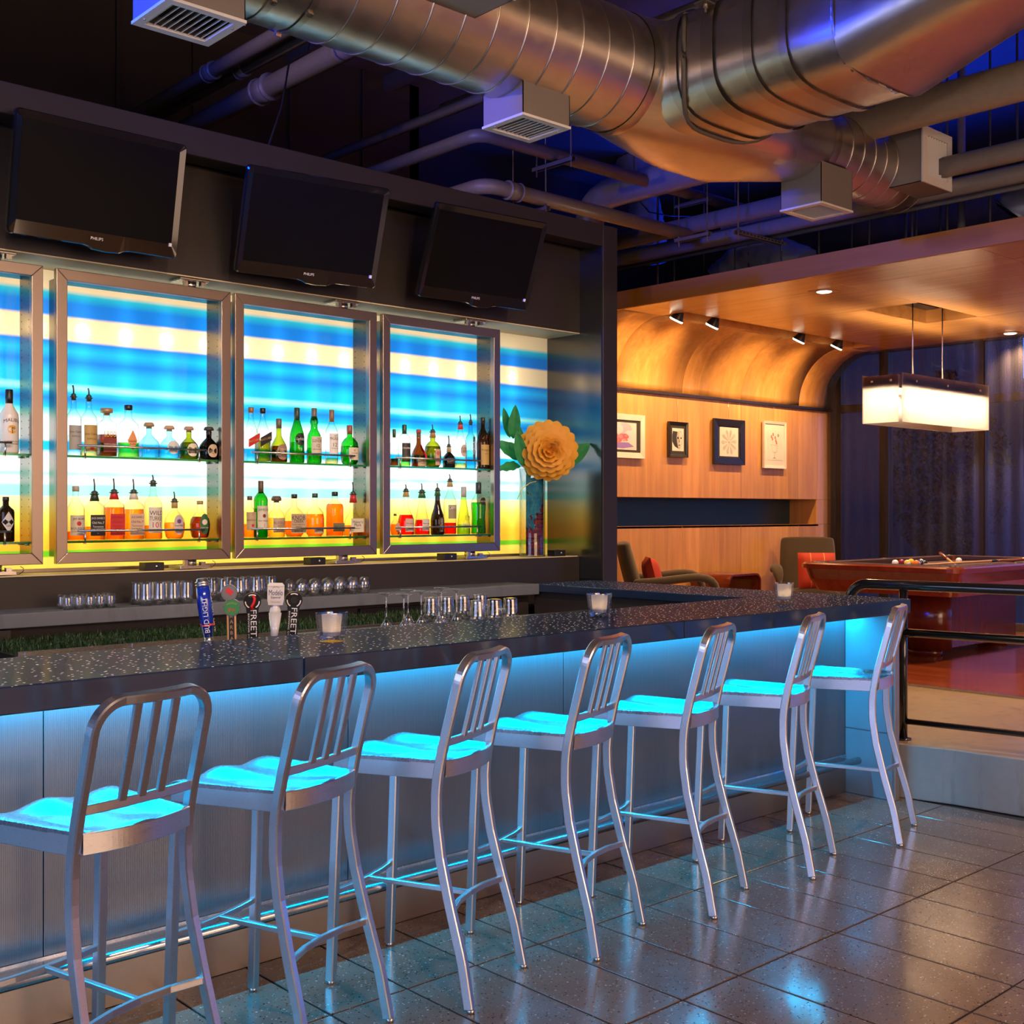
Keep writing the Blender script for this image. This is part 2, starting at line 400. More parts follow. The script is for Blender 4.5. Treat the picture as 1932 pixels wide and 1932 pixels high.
# enclosing walls and the roof deck
struct(MB().box(-3.6, -3.5, -5.1, 8.2, 0, ZD).build('wall_left', M['wall_dark']))
struct(MB().box(-3.6, 12.1, -5.1, -5.0, 0, ZD).build('wall_front', M_wood('oak_wall', (.30, .15, .07), (.42, .22, .10), (5, 5, .35))))
wb = struct(MB().box(-3.6, 6.3, 8.1, 8.2, 0, ZD).build('wall_back', M['upperwall']))
for x in (-.6, 1.4, 3.58, 4.17, 5.0, 5.7):
    MB().box(x-.012, x+.012, 8.075, 8.1, 3.0, ZD).build('wall_batten', M['wall_dark'], wb)
ww = struct(MB().box(6.3, 12.1, 9.2, 9.3, 0, ZD).build('wall_right', M['wall_dark']))
struct(MB().box(6.2, 6.3, 8.1, 9.3, 0, ZD).build('wall_return', M['upperwall']))
struct(MB().box(12.0, 12.1, -5.1, 9.3, 3.42, ZD).build('wall_far', M['wall_dark']))
ce = struct(MB().box(-3.6, 12.1, -5.1, 9.3, ZD, ZD+.1).build('ceiling', M['ceil']))
for k in range(12):             # deck joists crossing above the pipes
    x = -2.6+k*.95
    if x > 6.2: continue
    MB().box(x-.03, x+.03, -5, 9.2, ZD-.12, ZD).build('deck_joist', M['ceil'], ce)
# ------------------------------------------------------------------ raised concrete floor and step
stp = [(5.665, 3.50), (5.712, 3.22), (5.77, 2.95), (5.80, 2.59), (5.82, 1.5), (5.84, -5.0), (12.1, -5.0), (12.1, 9.2), (6.3, 9.2), (6.3, 8.05), (5.76, 8.05), (5.76, 3.60), (5.70, 3.55)]
rf = struct(MB().prism(stp, ZS, 0).build('floor_raised', [M['stepfloor']]))
rf.data.materials.append(M['step'])
for p in rf.data.polygons:
    if abs(p.normal.z) < .5: p.material_index = 1
bevel(rf, .006, 2)
def boards():
    n = NT('cherry_floor'); v = n.gcoord((1, 1, 1), rot=(0, 0, PI/2)); br = n.node('ShaderNodeTexBrick'); br.offset = .37
    br.inputs['Scale'].default_value = 1; br.inputs['Brick Width'].default_value = 1.3; br.inputs['Row Height'].default_value = .062; br.inputs['Mortar Size'].default_value = .0016
    br.inputs['Color1'].default_value = (.36, .085, .030, 1); br.inputs['Color2'].default_value = (.23, .048, .017, 1); br.inputs['Mortar'].default_value = (.03, .006, .002, 1)
    n.link(v, br.inputs[0]); g = n.noise(n.gcoord((9, .7, 1)), 6, 5)
    n.set(color=n.mix(n.math('MULTIPLY', g, .5), br.outputs[0], (.16, .034, .012)), rough=n.math('ADD', .16, n.math('MULTIPLY', g, .12)), coat=.4, coatr=.15); n.bump(br.outputs['Fac'], -.1, .002); return n.m
wf = struct(MB().box(7.68, XE, -4.9, 7.85, ZS, ZS+.012).build('floor_wood', boards()))
struct(MB().box(7.655, 7.68, -4.9, 7.85, ZS, ZS+.014).build('trim_1', M['zinc']))
# ------------------------------------------------------------------ panelled alcove: wall, cove, ceiling
wa = struct(MB().box(7.6, XE+.1, 7.90, 7.98, ZS, 3.42).build('wall_panelled', M['wall_dark']))
XJ = [7.6, 8.15, 9.14, 10.1, 11.16, XE]; NZ0, NZ1 = 1.372, 1.652; G = .004
for i in range(5):
    a, c = XJ[i]+G/2, XJ[i+1]-G/2
    MB().box(a, c, YW, YW+.03, NZ1, 2.672, c=.0015).build('wall_panel', M['maple_z'], wa)
    MB().box(a, c, YW, YW+.03, ZS+.012, NZ0, c=.0015).build('wall_panel', M['maple_z'], wa)
    pts = []
    for k in range(15):
        q = PI/2*k/14
        pts.append((6.93+.57*math.sin(q), 2.682+.598*math.cos(q)))
    mb = MB(); mb.grid([[(x, y, z) for x in (a, c)] for y, z in pts]); solidify(mb.build('cove_panel', M['maple_z'], wa), .02, 1)
MB().box(11.51, XE, YW, YW+.03, NZ0+.002, NZ1-.002, c=.0015).build('wall_panel', M['maple_z'], wa)
MB().box(11.51, 11.54, YW+.03, 7.86, NZ0, NZ1).build('niche_end', M['maple_z'], wa)
MB().box(7.6, 11.54, YW, 7.88, NZ0-.02, NZ0).build('niche_shelf', M['maple_z'], wa)
MB().box(7.6, 11.54, YW+.031, 7.88, NZ1, NZ1+.02).build('niche_head', M['maple_z'], wa)
MB().box(7.6, 11.54, 7.86, 7.88, NZ0, NZ1).build('niche_back', plain('teal_lacquer', (.020, .050, .055), .3), wa)
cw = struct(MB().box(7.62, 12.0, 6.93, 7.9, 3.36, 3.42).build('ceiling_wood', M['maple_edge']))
def cp(x0, x1, y0, y1): MB().box(x0+G/2, x1-G/2, y0+G/2, y1-G/2, ZC, ZC+.03, c=.0012).build('ceiling_panel', M['maple_y'], cw)
CX = [7.63, 8.17, 9.25, 10.30, XE]; CY = [-.4, 1.1, 2.4, 3.72, 5.03, 6.67]
for i in range(4):
    for j in range(5):
        x0, x1, y0, y1 = CX[i], CX[i+1], CY[j], CY[j+1]
        if i == 2 and j == 4: cp(x0, x1, 5.53, y1)
        else: cp(x0, x1, y0, y1)
cp(7.63, 8.17, 6.67, 6.93); cp(11.32, XE, 6.67, 6.93)
MB().box(8.17, 11.32, 6.655, 6.67, ZC, 3.40).box(8.17, 11.32, 6.93, 6.945, ZC+.005, 3.40).box(8.155, 8.17, 6.655, 6.945, ZC, 3.40).box(11.32, 11.335, 6.655, 6.945, ZC, 3.40).box(8.155, 11.335, 6.655, 6.945, 3.39, 3.40).build('light_trough', M['maple_y'], cw)
MB().box(9.24, 9.25, 5.03, 5.53, ZC, 3.44).box(10.30, 10.31, 5.03, 5.53, ZC, 3.44).box(9.24, 10.31, 5.02, 5.03, ZC, 3.44).box(9.24, 10.31, 5.53, 5.54, ZC, 3.44).build('lamp_recess', M['maple_y'], cw)
MB().box(9.24, 10.31, 5.02, 5.54, 3.43, 3.44).build('recess_lid', M['black'], cw)
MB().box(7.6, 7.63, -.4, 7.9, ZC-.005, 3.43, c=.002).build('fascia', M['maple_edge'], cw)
MB().box(7.63, 12.0, -.4, 6.66, 3.40, 3.42).build('ceiling_back', M['black'], cw)
# ------------------------------------------------------------------ window wall of the pool room
wn = struct(MB().box(XE, XE+.12, 7.44, 7.98, ZS, 3.42).build('wall_window', M['wall_dark']))
mull = plain('bronze_mullion', (.050, .032, .020), .4, .5)
YM = [7.435, 6.84, 5.74, 4.62, 3.5, 2.4, 1.3, .2, -1.0, -2.2, -3.5, -4.95]
ZT = [ZS+.11, 2.68, 3.36]
glassw = thin_glass('window_glass', (.80, .86, .95), (.3, .35, .4), .6, .02)
for k in range(len(YM)-1):
    w = thing('window_%d' % (k+1), 'tall bronze framed window bay %s from the panelled wall' % ORD[k], 'window', (XE+.06, (YM[k]+YM[k+1])/2, ZS)); del w['category'], w['label']; struct(w)
    hy = (YM[k]-YM[k+1])/2; wd = .055
    MB().box(-.05, .05, hy-wd, hy+wd*0, 0, 3.36-ZS).build('mullion', mull, w)
    MB().box(-.05, .05, -hy, -hy+wd, 0, 3.36-ZS).build('mullion', mull, w)
    for z in (0.0, 2.64-ZS, 3.28-ZS):
        MB().box(-.045, .045, -hy+wd, hy-wd, z, z+.085).build('transom', mull, w)
    MB().box(-.006, .006, -hy+wd, hy-wd, .085, 2.64-ZS).build('pane', glassw, w)
    MB().box(-.006, .006, -hy+wd, hy-wd, 2.725-ZS, 3.28-ZS).build('pane', glassw, w)
struct(MB().box(XE-.05, XE, -4.9, YW, ZS+.012, ZS+.10).build('baseboard_window', plain('pale_sill', (.45, .40, .34), .5)))
# chain curtain in front of the glass, in two lengths
def chain():
    n = NT('metal_chain_curtain'); g = n.gcoord((1, 1, 1))
    w = n.node('ShaderNodeTexWave', bands_direction='Y'); w.inputs['Scale'].default_value = 26; w.inputs['Distortion'].default_value = .6; w.inputs['Detail'].default_value = 2; n.link(g, w.inputs[0])
    f = n.noise(n.gcoord((1, 22, .25)), 5, 4, .7); h = n.noise(n.gcoord((1, 160, 160)), 1.5, 2)
    a = n.math('ADD', n.math('MULTIPLY', w.outputs[1], .22), n.math('ADD', n.math('MULTIPLY', f, .55), n.math('MULTIPLY', h, .34)))
    dark = n.node('ShaderNodeBsdfPrincipled'); dark.inputs['Base Color'].default_value = (.055, .05, .065, 1); dark.inputs['Metallic'].default_value = .7; dark.inputs['Roughness'].default_value = .45
    tr = n.node('ShaderNodeBsdfTransparent'); mx = n.node('ShaderNodeMixShader')
    n.link(n.ramp(a, [(.35, .38), (.80, .88)]), mx.inputs[0]); n.link(tr.outputs[0], mx.inputs[1]); n.link(dark.outputs[0], mx.inputs[2]); n.link(mx.outputs[0], n.out.inputs[0]); return n.m
mch = chain()
for (y0, y1), nm in (((7.44, 5.62), 'metal chain curtain hanging beside the panelled wall'), ((5.60, 3.4), 'metal chain curtain hanging behind the pool table'), ((3.38, .2), 'metal chain curtain at the far right of the window wall')):
    n_ = int((y0-y1)/.03); rows = []
    ys = [y0-(y0-y1)*k/n_ for k in range(n_+1)]
    rows = [[(XE-.16+.010*math.sin(y*38)+.004*math.sin(y*91), y, z) for y in ys] for z in (ZS+.03, 1.3, 2.3, ZC-.004)]
    tag(MB().grid(rows).build('chain_curtain', mch), nm, 'curtain')
# ------------------------------------------------------------------ outdoors at dusk
struct(MB().box(11.95, 90, -60, 80, ZS-.4, ZS-.2).build('ground', plain('asphalt', (.03, .03, .035), .8)))
bl = thing('siding_house', 'low grey building with horizontal siding seen through the window', 'building', (27, 13, ZS-.2))
side = plain('grey_siding', (.17, .19, .23), .6)
s0 = None
for k in range(19):
    if s0 is None: s0 = MB().box(-.06, 0, -9, 7, 0, .21).build('siding_board', side, bl, (0, 0, k*.225), (0, .05, 0))
    else: inst(s0, bl, (0, 0, k*.225))
MB().box(0, 6, -9, 7, 0, 4.3).build('wall', side, bl); MB().box(-.5, 6.5, -9.4, 7.4, 4.3, 4.45).build('roof', plain('roof_felt', (.05, .05, .06), .8), bl)
for y in (-6.2, -2.2):
    f = MB().box(-.12, -.02, y, y+1.6, 2.2, 3.8).build('window', mull, bl); MB().box(-.14, -.125, y+.1, y+1.5, 2.3, 3.7).build('pane', plain('dark_pane', (.02, .03, .05), .1), f)
bk = thing('brick_building', 'tall dark building outside left of the hanging lamp', 'building', (20, 13, ZS-.2))
MB().box(0, 4, -2.25, 5, 0, 8).build('wall', plain('dark_brick', (.035, .035, .05), .8), bk); MB().box(-.15, 4.1, -2.35, 5.1, 8, 8.25).build('parapet', plain('dark_coping', (.03, .03, .035), .7), bk)
leafm = plain('dusk_foliage', (.006, .014, .012), .8, var=.3)
def tree(x, y, h, r, lab, seed):
    R = random.Random(seed); t = thing('tree', lab, 'tree', (x, y, ZS-.2)); mb = MB()
    for k in range(8000):
        a = R.uniform(0, 2*PI); e = R.uniform(-1, 1); q = R.random()**.45*r; z = h*.56+e*h*.44; q *= max(.15, 1-abs(e)**2.2)
        p = Vector((q*math.cos(a), q*math.sin(a), z)); s_ = R.uniform(.022, .055); d = Vector((R.uniform(-1, 1), R.uniform(-1, 1), R.uniform(-1, 1))).normalized(); e2 = d.orthogonal().normalized()
        f2 = d.cross(e2); mb.add([p-e2*s_, p-f2*s_*.5, p+e2*s_, p+f2*s_*.5], [(0, 1, 2, 3)])
    o = mb.build('foliage', leafm, t); o['kind'] = 'stuff'
    MB().cyl((0, 0, 0), (0, 0, h*.7), .11, 8, 0, .04).build('trunk', plain('bark', (.04, .03, .025), .8), t)
tree(17.2, 8.9, 3.6, 1.0, 'dark dusk tree outside behind the hanging lamp', 3)
tree(19.2, 5.6, 3.9, 1.2, 'dark dusk tree outside at the right edge of the window', 4)
tree(16.0, 11.6, 2.6, .9, 'low dark shrub outside nearest the panelled wall', 5)
# ================================================================== back bar surround
XP, YP = 5.618, 5.27            # pillar side face, pillar front face
YH, YB = 5.478, 5.786           # header face, lit panel
XL = -1.0
pl = struct(MB().box(XP, 5.755, YP, 6.6, 0, 3.385, c=.003).build('wall_pillar', M['portal']))
MB().box(XP-.006, XP, YP+.012, YB+.02, 1.07, 3.24).build('side_panel', M['blackpanel'], pl)
struct(MB().box(XL, XP, YP, YP+.14, 3.245, 3.385, c=.003).build('trim_2', M['portal']))
struct(MB().box(XL, XP-.006, YH, 5.84, 2.70, 3.38).build('wall_header', M['portal']))
MB().box(XL, XP-.006, YH, 5.84, 2.694, 2.70).build('header_soffit', plain('soffit_lit_yellow', (.62, .52, .30), .5), bpy.data.objects['wall_header'])  # yellow light on the underside is put into its colour
ld = struct(MB().box(XL, XP-.006, YH, 5.99, .9, 1.213, c=.003).build('trim_3', M['portal']))
MB().box(XL, XP-.006, YH+.02, YB, 1.213, 1.219).build('ledge_top', plain('ledge_lit_yellow', (.60, .50, .30), .45), ld)  # ledge top coloured yellow as the panel would light it
MB().box(XL, XP-.1, YB-.06, YB, 1.219, 1.235, c=.002).build('panel_channel', M['cabsteel'], ld)
# lit glass panel: translucent striped sheet, lamps in a white box behind it
def stripes():
    n = NT('striped_translucent_glass'); g = n.node('ShaderNodeNewGeometry'); sp = n.node('ShaderNodeSeparateXYZ'); n.link(g.outputs['Position'], sp.inputs[0])
    wob = n.math('MULTIPLY', n.math('SUBTRACT', n.noise(n.gcoord((.5, 1, 1)), 1.2, 2), .5), .02)
    z = n.math('DIVIDE', n.math('SUBTRACT', n.math('ADD', sp.outputs[2], wob), 1.22), 1.48)
    CR = (.78, .57, .32); WH = (.86, .92, .95); TE = (.02, .42, .52); BL = (.008, .16, .55); CY = (.01, .36, .72); MINT = (.26, .72, .62); YE = (.95, .66, .10); OR = (.95, .42, .03); GR = (.14, .48, .02)
    S = [(0, YE), (.045, YE), (.052, GR), (.068, GR), (.075, OR), (.12, OR), (.19, YE), (.245, (.95, .80, .36)), (.250, (.95, .80, .36)), (.252, MINT), (.285, MINT), (.30, WH), (.325, MINT), (.345, WH), (.385, WH), (.405, CY), (.43, CY), (.44, WH),
         (.50, WH), (.525, MINT), (.545, CY), (.575, BL), (.595, CY), (.612, MINT), (.628, CY), (.66, CY), (.70, BL), (.735, CY), (.765, BL), (.775, CR), (.845, CR), (.855, BL), (.895, BL), (.925, TE), (.94, CR), (1, CR)]
    # a colour ramp holds 32 stops, so two ramps are joined at mid height
    lo = [(p/.5, c) for p, c in S if p <= .5]; hi = [((p-.5)/.5, c) for p, c in S if p >= .5]
    a = n.ramp(n.math('MULTIPLY', z, 2), lo); c = n.ramp(n.math('MULTIPLY', n.math('SUBTRACT', z, .5), 2), hi)
    col = n.mix(n.math('GREATER_THAN', z, .5), a, c)
    tl0 = n.node('ShaderNodeBsdfTranslucent'); n.link(col, tl0.inputs[0]); em = n.node('ShaderNodeEmission'); n.link(col, em.inputs[0]); em.inputs[1].default_value = .40
    tl = n.node('ShaderNodeAddShader'); n.link(tl0.outputs[0], tl.inputs[0]); n.link(em.outputs[0], tl.inputs[1])
    gl = n.node('ShaderNodeBsdfGlossy'); gl.inputs['Roughness'].default_value = .15; gl.inputs[0].default_value = (1, 1, 1, 1)
    mx = n.node('ShaderNodeMixShader'); mx.inputs[0].default_value = .03; n.link(tl.outputs[0], mx.inputs[1]); n.link(gl.outputs[0], mx.inputs[2]); n.link(mx.outputs[0], n.out.inputs[0]); return n.m
lp = thing('backlit_panel', 'long backlit glass panel striped in blue, cream, green and orange', 'light panel', (0, YB, 1.22))
mstr = stripes(); x0 = XL
for x1 in (.30, 1.65, 3.02, 4.36, XP-.008):
    MB().add([(x0, 0, 0), (x1, 0, 0), (x1, 0, 1.48), (x0, 0, 1.48)], [(0, 1, 2, 3)]).build('glass_sheet', mstr, lp); x0 = x1
wh = plain('white_light_box', (.85, .85, .84), .6)
MB().box(XL, XP-.008, .20, .22, 0, 1.48).build('light_box_back', wh, lp)
MB().box(XL, XP-.008, .003, .20, -.006, 0).box(XL, XP-.008, .003, .20, 1.474, 1.48).build('light_box_edge', wh, lp)
tubem = glow('lamp_tube', (1, .98, .92), 6)
x = .82-.004; tube0 = None
while x < 5.45:
    if tube0 is None: tube0 = MB().lathe([(.011, 0), (.011, 1.2)], 10).build('tube_lamp', tubem, lp, (x, .125, .14))
    else: inst(tube0, lp, (x, .125, .14))
    # brightest where the lamp ends sit, as the photograph shows
    for zz, hh, pw, yy in ((.70, 1.30, .20, .108), (1.19, .04, .045, .060)):
        l = lamp('AREA', 'tube_light', (x, yy, zz), pw, (1, .97, .90), .03, hh, aim=None, parent=lp, spread=75)
        l.rotation_euler = Vector((0, -1, 0)).to_track_quat('-Z', 'Z').to_euler()
    x += .2235
# ------------------------------------------------------------------ back shelf, wing and lower back bar
sh = tag(bevel(MB().box(XL, 4.975, 5.20, YH, 1.007, 1.07).build('back_shelf', M['shelfstone']), .004), 'thick grey concrete shelf of upturned glasses behind the bar', 'shelf')
bb = thing('back_bar_cabinet', 'dark low cabinet under the grey back shelf', 'cabinet', (0, 0, 0))
MB().box(XL, 4.975, 5.30, YH, 0, 1.007).build('carcass', M['wall_dark'], bb)
MB().box(XL, 1.83, 5.215, 5.30, 0, 1.0).build('end_block', M['portal'], bb)
MB().box(1.86, 4.2, 4.70, 5.30, 0, .70).build('lower_unit', M['wall_dark'], bb)
for k, (x0, x1) in enumerate(((3.70, 4.02), (4.04, 4.95))):
    d = bevel(MB().box(x0, x1, 5.27, 5.30, .72, .985).build('door', M['portal'], bb), .003)
    MB().cyl((x1-.30, 5.235, .93), (x1-.12, 5.235, .93), .006, 8).cyl((x1-.29, 5.235, .93), (x1-.29, 5.27, .93), .004, 6).cyl((x1-.13, 5.235, .93), (x1-.13, 5.27, .93), .004, 6).build('handle', M['steel'], d)
gy = 4.74; gz = at(220, 1219, gy).z
tr = thing('planter_tray', 'long metal edged tray of artificial grass under the back shelf', 'tray', (0, gy, gz))
gx0, gx1 = at(33, 1233, gy).x, 4.15
MB().box(gx0, gx1, 0, .50, -.06, -.01).build('tray_bed', M['black'], tr)
MB().box(gx0, gx1, -.012, 0, -.07, .008, c=.002).build('tray_rim', M['steel'], tr)
for x in (gx0+.02, at(245, 1219, gy).x): MB().box(x, x+.06, -.02, -.012, -.012, .010, c=.003).build('bracket', M['steel'], tr)
gm = MB(); R = random.Random(5)
for k in range(9000):
    x, y = R.uniform(gx0+.01, gx1), R.uniform(.01, .48); h = R.uniform(.018, .045); a = R.uniform(0, 2*PI); l_ = R.uniform(.2, .9)*h; w = .0016
    dx, dy = math.cos(a), math.sin(a); sx, sy = -dy*w, dx*w
    p0 = Vector((x, y, -.012)); p1 = p0+Vector((dx*l_*.4, dy*l_*.4, h*.7)); p2 = p0+Vector((dx*l_, dy*l_, h))
    s_ = Vector((sx, sy, 0)); gm.add([p0-s_, p0+s_, p1+s_, p1-s_, p2], [(0, 1, 2, 3), (3, 2, 4)])
gr = gm.build('artificial_grass', plain('grass_blade', (.016, .048, .008), .5, var=.3), None, (0, gy, gz)); gr['kind'] = 'stuff'; tag(gr, 'green artificial grass filling the tray under the back shelf', 'grass')
# ================================================================== the bar
YF = 3.48                       # front panels
bar = thing('bar_counter', 'long bar clad in ribbed aluminium panels with cyan light under its lip', 'bar', (0, 0, 0))
MB().box(XL, 5.62, YF+.02, 3.60, 0, .998).build('carcass', M['black'], bar)
MB().box(XL, 5.62, 3.60, 3.64, .9, .998).build('back_rail', M['black'], bar)
PX = [XL, .24, 1.315, 2.39, 3.468, 4.56, 5.62]
for i in range(6):
    MB().box(PX[i]+.0015, PX[i+1]-.0015, YF, YF+.02, .205, .996, c=.001).build('front_panel', M['panel'], bar)
MB().box(XL, 5.62, YF-.004, YF+.02, .0, .172, c=.002).build('kickboard', M['kick'], bar)
MB().box(XL, 5.535, 3.372, YF, .186, .200, c=.003).box(XL, 5.62, YF-.006, YF+.02, .172, .205).build('foot_ledge', M['zinc'], bar)
MB().tube([(XL, 3.352, .2), (5.535, 3.352, .2)], .019, 14).build('foot_rail', M['zinc'], bar)
for k in range(7):
    x = -.4+k*1.02
    MB().cyl((x, YF-.006, .145), (x, YF-.001, .145), .007, 8).build('bolt', M['steel'], bar)
ep = MB().box(5.62, 5.665, 3.19, 3.60, 0, .998, c=.002).build('end_panel', M['greypanel'], bar)
MB().box(5.614, 5.62, 3.205, YF-.002, .352, .996).build('upper_face', M['bluepanel'], ep)
MB().box(5.614, 5.62, 3.205, YF-.002, .002, .345).build('lower_face', M['bluepanel'], ep)
MB().box(5.0, 5.45, 3.64, YP, 0, 1.02).build('wing_body', M['wall_dark'], bar)
MB().box(XL, 4.9, 3.70, 4.15, .60, .985, c=.003).box(XL, 4.5, 3.70, 3.74, 0, .6).build('work_shelf', M['steel'], bar)
led = MB().box(XL+.1, 5.55, 3.425, 3.445, .982, .994).build('led_channel', M['alu'], bar)
for k in range(7): lamp('AREA', 'led_strip_light', (-.40+k*.925, 3.435, .980), 14.0, CYAN, .92, .016, aim=(-.40+k*.925, 3.435, 0), parent=bar)
MB().box(XL+.12, 5.53, 3.428, 3.442, .981, .983).build('led_diffuser', glow('cyan_led', (.0, .5, 1), 4), bar)
# countertop slabs
ct = thing('bar_countertop', 'dark speckled bar countertop with faintly glowing white and violet dots', 'countertop', (0, 0, 0))
SX = [XL, .1, 1.932, 3.725, 5.52]
for i in range(4):
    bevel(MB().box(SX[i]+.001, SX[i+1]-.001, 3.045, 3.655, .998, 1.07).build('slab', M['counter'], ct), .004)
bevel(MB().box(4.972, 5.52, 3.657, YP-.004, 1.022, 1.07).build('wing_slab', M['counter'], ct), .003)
# ------------------------------------------------------------------ candle holders on the bar
cg = thin_glass('votive_glass', (.95, .96, .99), (.75, .78, .86), 1.2, .05, 1.3, .10)
def frost(name, c, e=0, ec=(1, .7, .4)):
    n = NT(name); tl = n.node('ShaderNodeBsdfTranslucent'); df = n.node('ShaderNodeBsdfDiffuse'); mx = n.node('ShaderNodeMixShader'); mx.inputs[0].default_value = .5
    tl.inputs[0].default_value = (*c, 1); df.inputs[0].default_value = (*c, 1); n.link(tl.outputs[0], mx.inputs[1]); n.link(df.outputs[0], mx.inputs[2]); n.link(mx.outputs[0], n.out.inputs[0]); return n.m
mfrost = frost('frosted_votive', (.80, .80, .85)); mwax = frost('white_wax', (.85, .82, .76)); mflame = glow('flame', (1, .55, .18), 12)
def candle(px, py, lab):
    p = atz(px, py, 1.07); t = thing('candle_holder', lab, 'candle', (p.x, p.y, 1.0705), random.uniform(0, 1), 'glass candle holders on the bar'); t.scale = (1.17, 1.17, 1.17)
    def sq(h, r, e=4.5):
        return [(r/((abs(math.cos(a))**e+abs(math.sin(a))**e)**(1/e))*math.cos(a), r/((abs(math.cos(a))**e+abs(math.sin(a))**e)**(1/e))*math.sin(a), h) for a in [2*PI*k/32 for k in range(32)]]
    mb = MB()
    rows = [sq(0, .0300), sq(.006, .0315), sq(.082, .0390), sq(.085, .0385), sq(.082, .0345), sq(.016, .027)]
    v = [q for r in rows for q in r]; f = [(i*32+j, i*32+(j+1) % 32, (i+1)*32+(j+1) % 32, (i+1)*32+j) for i in range(5) for j in range(32)]
    f += [tuple(reversed(range(32))), tuple(range(160, 192))]
    mb.add(v, f, 0, False); mb.build('glass_cup', cg, t)
    mb = MB(); mb.lathe([(.0250, .017), (.0300, .078)], 24, cap=False); mb.build('frosted_liner', mfrost, t)
    MB().lathe([(.019, .017), (.019, .033)], 20).build('tea_light', mwax, t)
    MB().lathe([(.0005, .035), (.003, .040), (.002, .047), (.0003, .054)], 10).build('flame', mflame, t)
    lamp('POINT', 'flame_light', (0, 0, .044), .12, (1, .6, .25), .006, parent=t)
candle(626, 1210, 'square glass candle holder at the left, beside the beer taps')
candle(1131, 1164, 'square glass candle holder in the middle of the bar')
candle(1480, 1138, 'square glass candle holder at the far right end of the bar')
